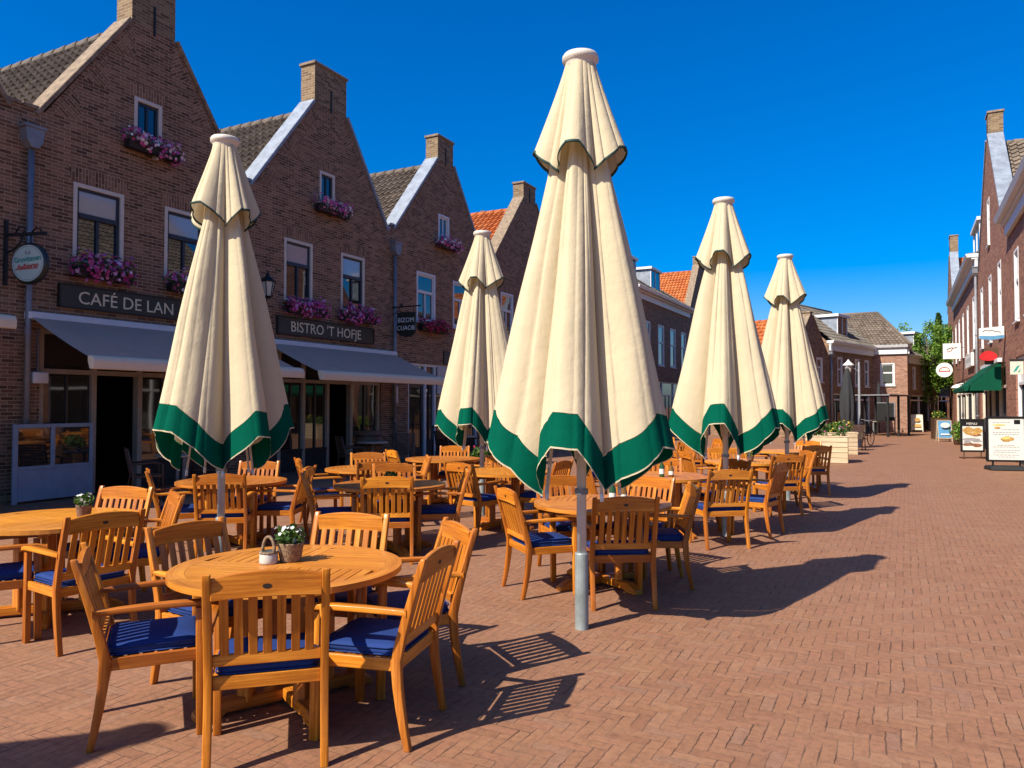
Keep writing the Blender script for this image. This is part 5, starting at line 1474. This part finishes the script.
def wall_sign(loc, label, build, sc=1.0):
    r = empty('projecting_sign', loc, 0, label, 'sign'); build(r); r.scale = (sc, sc, sc)
def arm(r, x0, x1, z, mat='iron'):
    m = MB(); m.bar((x0, 0, z), (x1, 0, z), .03, .03); m.build('bracket', M[mat], r)
def s_white(r):
    m = MB(); n = 10
    low = [(-.42 + .84 * k / n, -.24 - .07 * math.sin(PI * k / n)) for k in range(n + 1)]
    up = [(.42, .22), (-.42, .16)]
    m.prism(low + up, -.05, .05, 'y'); m.build('panel', M['paper'], r, .008)
    m = MB(); pts = [(-.41 + .82 * k / n, -.235 - .065 * math.sin(PI * k / n)) for k in range(n + 1)] ; top_ = [(.41, -.12), (0, -.15), (-.41, -.12)]
    m.face([(p[0], -.0525, p[1]) for p in pts + top_]); m.build('blue_wave', M['blue'], r)
    m = MB(); m.tube([(-.3, -.055, .02), (-.2, -.055, .09), (-.1, -.055, .05), (.02, -.055, .08), (.12, -.055, .02), (.22, -.055, .03), (.3, -.055, -.04)], .012, 5); m.build('script_mark', M['sash'], r)
    arm(r, .42, .6, 0)
wall_sign((2.42, 27.9, 3.92), 'white projecting sign with dark script and a blue wave', s_white, .8)
def s_red(r):
    m = MB(); m.prism([(.3 * math.cos(k * PI / 12) * (1 - .25 * math.sin(k * PI / 12)), .2 * math.sin(k * PI / 12)) for k in range(24)], -.07, .07, 'y'); m.build('shield', M['red'], r)
    m = MB(); m.box(-.12, .42, .1, .13, -.34, .34); m.build('back_panel', M['rattan'], r, .006); arm(r, .4, .62, .1)
wall_sign((2.5, 30.0, 3.3), 'rounded red projecting sign under the white one with the blue wave', s_red, .85)
def s_sq(r):
    m = MB(); m.box(-.45, .45, -.05, .05, -.45, .45); m.build('panel', M['paper'], r, .01)
    m = MB(); m.tube([(-.25, -.054, .1), (-.05, -.054, .2), (.15, -.054, .18), (.25, -.054, .24)], .022, 5); m.build('dark_swoosh', M['sash'], r)
    m = MB(); m.tube([(-.25, -.054, .05), (-.2, -.054, -.04), (-.05, -.054, .02), (.05, -.054, .18)], .02, 5); m.build('red_swoosh', M['inkred'], r); arm(r, .45, .62, .2); 
wall_sign((2.24, 46.5, 4.5), 'white square projecting sign with a small red and dark swoosh', s_sq, .92)
def s_rd(r):
    m = MB(); n = 30; m.prism([(.42 * math.cos(2 * PI * k / n), .42 * math.sin(2 * PI * k / n)) for k in range(n)], -.05, .05, 'y'); m.build('disc', M['paper'], r, .008)
    m = MB(); m.tube([(.26 * math.cos(a), -.054, -.04 + .2 * math.sin(a)) for a in [k * PI / 10 for k in range(11)]], .02, 5); m.bar((-.28, -.055, -.07), (.28, -.055, -.07), .006, .06); m.build('red_mark', M['inkred'], r); arm(r, .42, .8, .0)
wall_sign((2.02, 50.0, 3.65), 'round white projecting sign with red lettering band before the tree', s_rd)
r = empty('shop_sign', (2.79, 41.8, 3.42), PI, 'white flat shop sign board on the brick above the green awning', 'sign')
m = MB(); m.box(.005, .12, -1.9, 1.9, 0, .62); m.build('board', M['paper'], r, .008)
m = MB()
for k in range(9):
    y = -1.4 + k * .33; m.box(.1205, .126, y, y + .2, .22 + .04 * (k % 2), .42); 
m.build('lettering_marks', M['inkgrey'], r)
r = empty('hanging_sign', (2.55, 23.2, 2.6), 0, 'small cream hanging sign with a green leaf at the right frame edge', 'sign'); r.scale = (.72, .72, .72)
m = MB(); m.box(-.2, .2, -.02, .02, -.24, .24); m.build('panel', M['cream'], r, .006)
m = MB(); m.face([(-.12, -.0225, -.15), (-.02, -.0225, -.12), (.1, -.0225, .1), (0, -.0225, .06)]); m.face([(0.02, -.0225, -.16), (.12, -.0225, -.02), (.08, -.0225, -.16)]); m.build('leaf_mark', M['inkgreen'], r)
m = MB(); m.bar((-.22, 0, .3), (.45, 0, .3), .025, .03); m.box(-.21, .21, -.03, .03, .24, .28); m.build('bracket', M['iron'], r)
# green awning, hung from its right-hand (near) end on the wall
r = awning((XR, 35.2, 3.05), 6.2, 1.0, .82, 'dark green sloping awning on the right row of houses', 'awning_green', 'awning_green', True, None)
r.rotation_euler = (0, 0, PI)
for y in (0.01, 6.19):
    m = MB(); m.face([(.03, y, .03), (1.0, y, -.8), (1.0, y, -.93), (.03, y, -.93)]); m.build('side_cheek', M['awning_green'], r)
r = empty('wall_lamp', (2.78, 43.5, 2.55), PI, 'white dome lamp on the wall beyond the green awning', 'lamp')
m = MB(); m.tube([(0, 0, 0), (.25, 0, .16), (.5, 0, .1)], .025, 6); m.build('arm', M['white'], r); m = MB(); m.lathe([(.02, .12), (.16, .06), (.27, -.06), (.25, -.07), (.001, .02)], 18, c=(.5, 0, 0)); m.build('dome', M['white'], r)

# ------------------------------------------------------------------ trees at the street end
def tree(loc, h, rad, label, seed, n=60, lean=(0, 0), leafs=70, size=.16, mat='leaf_tree'):
    rg = random.Random(seed)
    r = empty('leafy_tree', loc, 0, label, 'tree', 'trees at the end of the street')
    m = MB(); m.tube([(0, 0, 0), (.05, .03, h * .25), (lean[0] * .4, lean[1] * .4, h * .5), (lean[0] * .8, lean[1] * .8, h * .85)], .16, 10, r1=.04)
    tips = []
    for k in range(12):
        z = h * rg.uniform(.3, .75); a = rg.uniform(0, 6.28); t = z / h; b_ = (lean[0] * t * .9, lean[1] * t * .9, z)
        e = (b_[0] + rad * .8 * math.cos(a), b_[1] + rad * .8 * math.sin(a), z + h * rg.uniform(.08, .25))
        m.tube([b_, ((b_[0] + e[0]) / 2, (b_[1] + e[1]) / 2, (b_[2] + e[2]) / 2 + .1), e], .045, 6, r1=.012); tips.append(e)
    m.build('trunk', M['bark'], r)
    m = MB()
    for k in range(n):
        while True:
            p = Vector((rg.uniform(-1, 1), rg.uniform(-1, 1), rg.uniform(-1, 1)))
            if .35 < p.length < 1: break
        c = (p.x * rad + lean[0] * .75, p.y * rad + lean[1] * .75, h * .64 + p.z * h * .36); q = rad * rg.uniform(.16, .34)
        leaf_cloud(m, c, (q, q, q * .8), leafs, size, rg, .3)
    m.build('crown', M[mat], r, weld=False)
tree((1.6, 58.5, 0), 7.4, 2.35, 'green leafy tree leaning over the street behind the round white sign', 51, 90, (-.35, -.3), 75, .11)
tree((3.6, 66, 0), 8.2, 1.9, 'second leafy tree hidden partly behind the right row of houses', 52, 70, (-.3, 0), 70, .13)
r = empty('conifer', (2.2, 62.5, 0), 0, 'slim dark conifer tip rising above the leafy tree', 'tree', 'trees at the end of the street')
rg_ = random.Random(53); m = MB(); m.tube([(0, 0, 0), (0, 0, 8.2)], .12, 8, r1=.015); m.build('trunk', M['bark'], r)
m = MB()
for k in range(40):
    z = 3 + 5.3 * k / 40; q = .95 * (1 - k / 42) + .06; leaf_cloud(m, (0, 0, z), (q, q, .16), 60, .12, rg_, .4)
m.build('crown', M['leaf_dark'], r, weld=False)

# ------------------------------------------------------------------ light, sky, camera
sd = Vector((1.82, 3.95, -4.29)).normalized()
sun = bpy.data.lights.new('sun', 'SUN'); sun.energy = 5.0; sun.angle = RAD(.5); sun.color = (1, .93, .82)
so = bpy.data.objects.new('sun', sun); COL.objects.link(so); so.rotation_euler = sd.to_track_quat('-Z', 'Y').to_euler()
W = bpy.data.worlds.new('World'); scene.world = W; W.use_nodes = True
wt = W.node_tree; bg = wt.nodes['Background']
sky = wt.nodes.new('ShaderNodeTexSky'); sky.sky_type = 'NISHITA'; sky.sun_disc = False
sky.sun_elevation = math.asin(-sd.z); sky.sun_rotation = math.atan2(-sd.x, -sd.y)
sky.air_density = 1.0; sky.dust_density = 1.5; sky.ozone_density = 6.0; sky.altitude = 0
hs = wt.nodes.new('ShaderNodeHueSaturation'); hs.inputs['Hue'].default_value = .51; hs.inputs['Saturation'].default_value = 1.58
wt.links.new(sky.outputs[0], hs.inputs['Color']); wt.links.new(hs.outputs[0], bg.inputs[0]); bg.inputs[1].default_value = .1

cam = bpy.data.cameras.new('camera'); co = bpy.data.objects.new('camera', cam); COL.objects.link(co)
F = 760.0
cam.sensor_fit = 'HORIZONTAL'; cam.sensor_width = 36; cam.lens = 36 * F / 1024
cam.clip_start = .05; cam.clip_end = 2000
yaw = math.atan((905 - 512) / F); pitch = math.atan(21 / F)
co.location = (0, 0, 1.65); co.rotation_euler = (PI / 2 + pitch, 0, yaw)
scene.camera = co
scene.view_settings.view_transform = 'Standard'; scene.view_settings.look = 'None'
scene.view_settings.exposure = 0.8; scene.view_settings.gamma = 1.0; scene.view_settings.use_curve_mapping = False
scene.render.engine = 'CYCLES'; scene.cycles.use_denoising = True; scene.cycles.max_bounces = 6
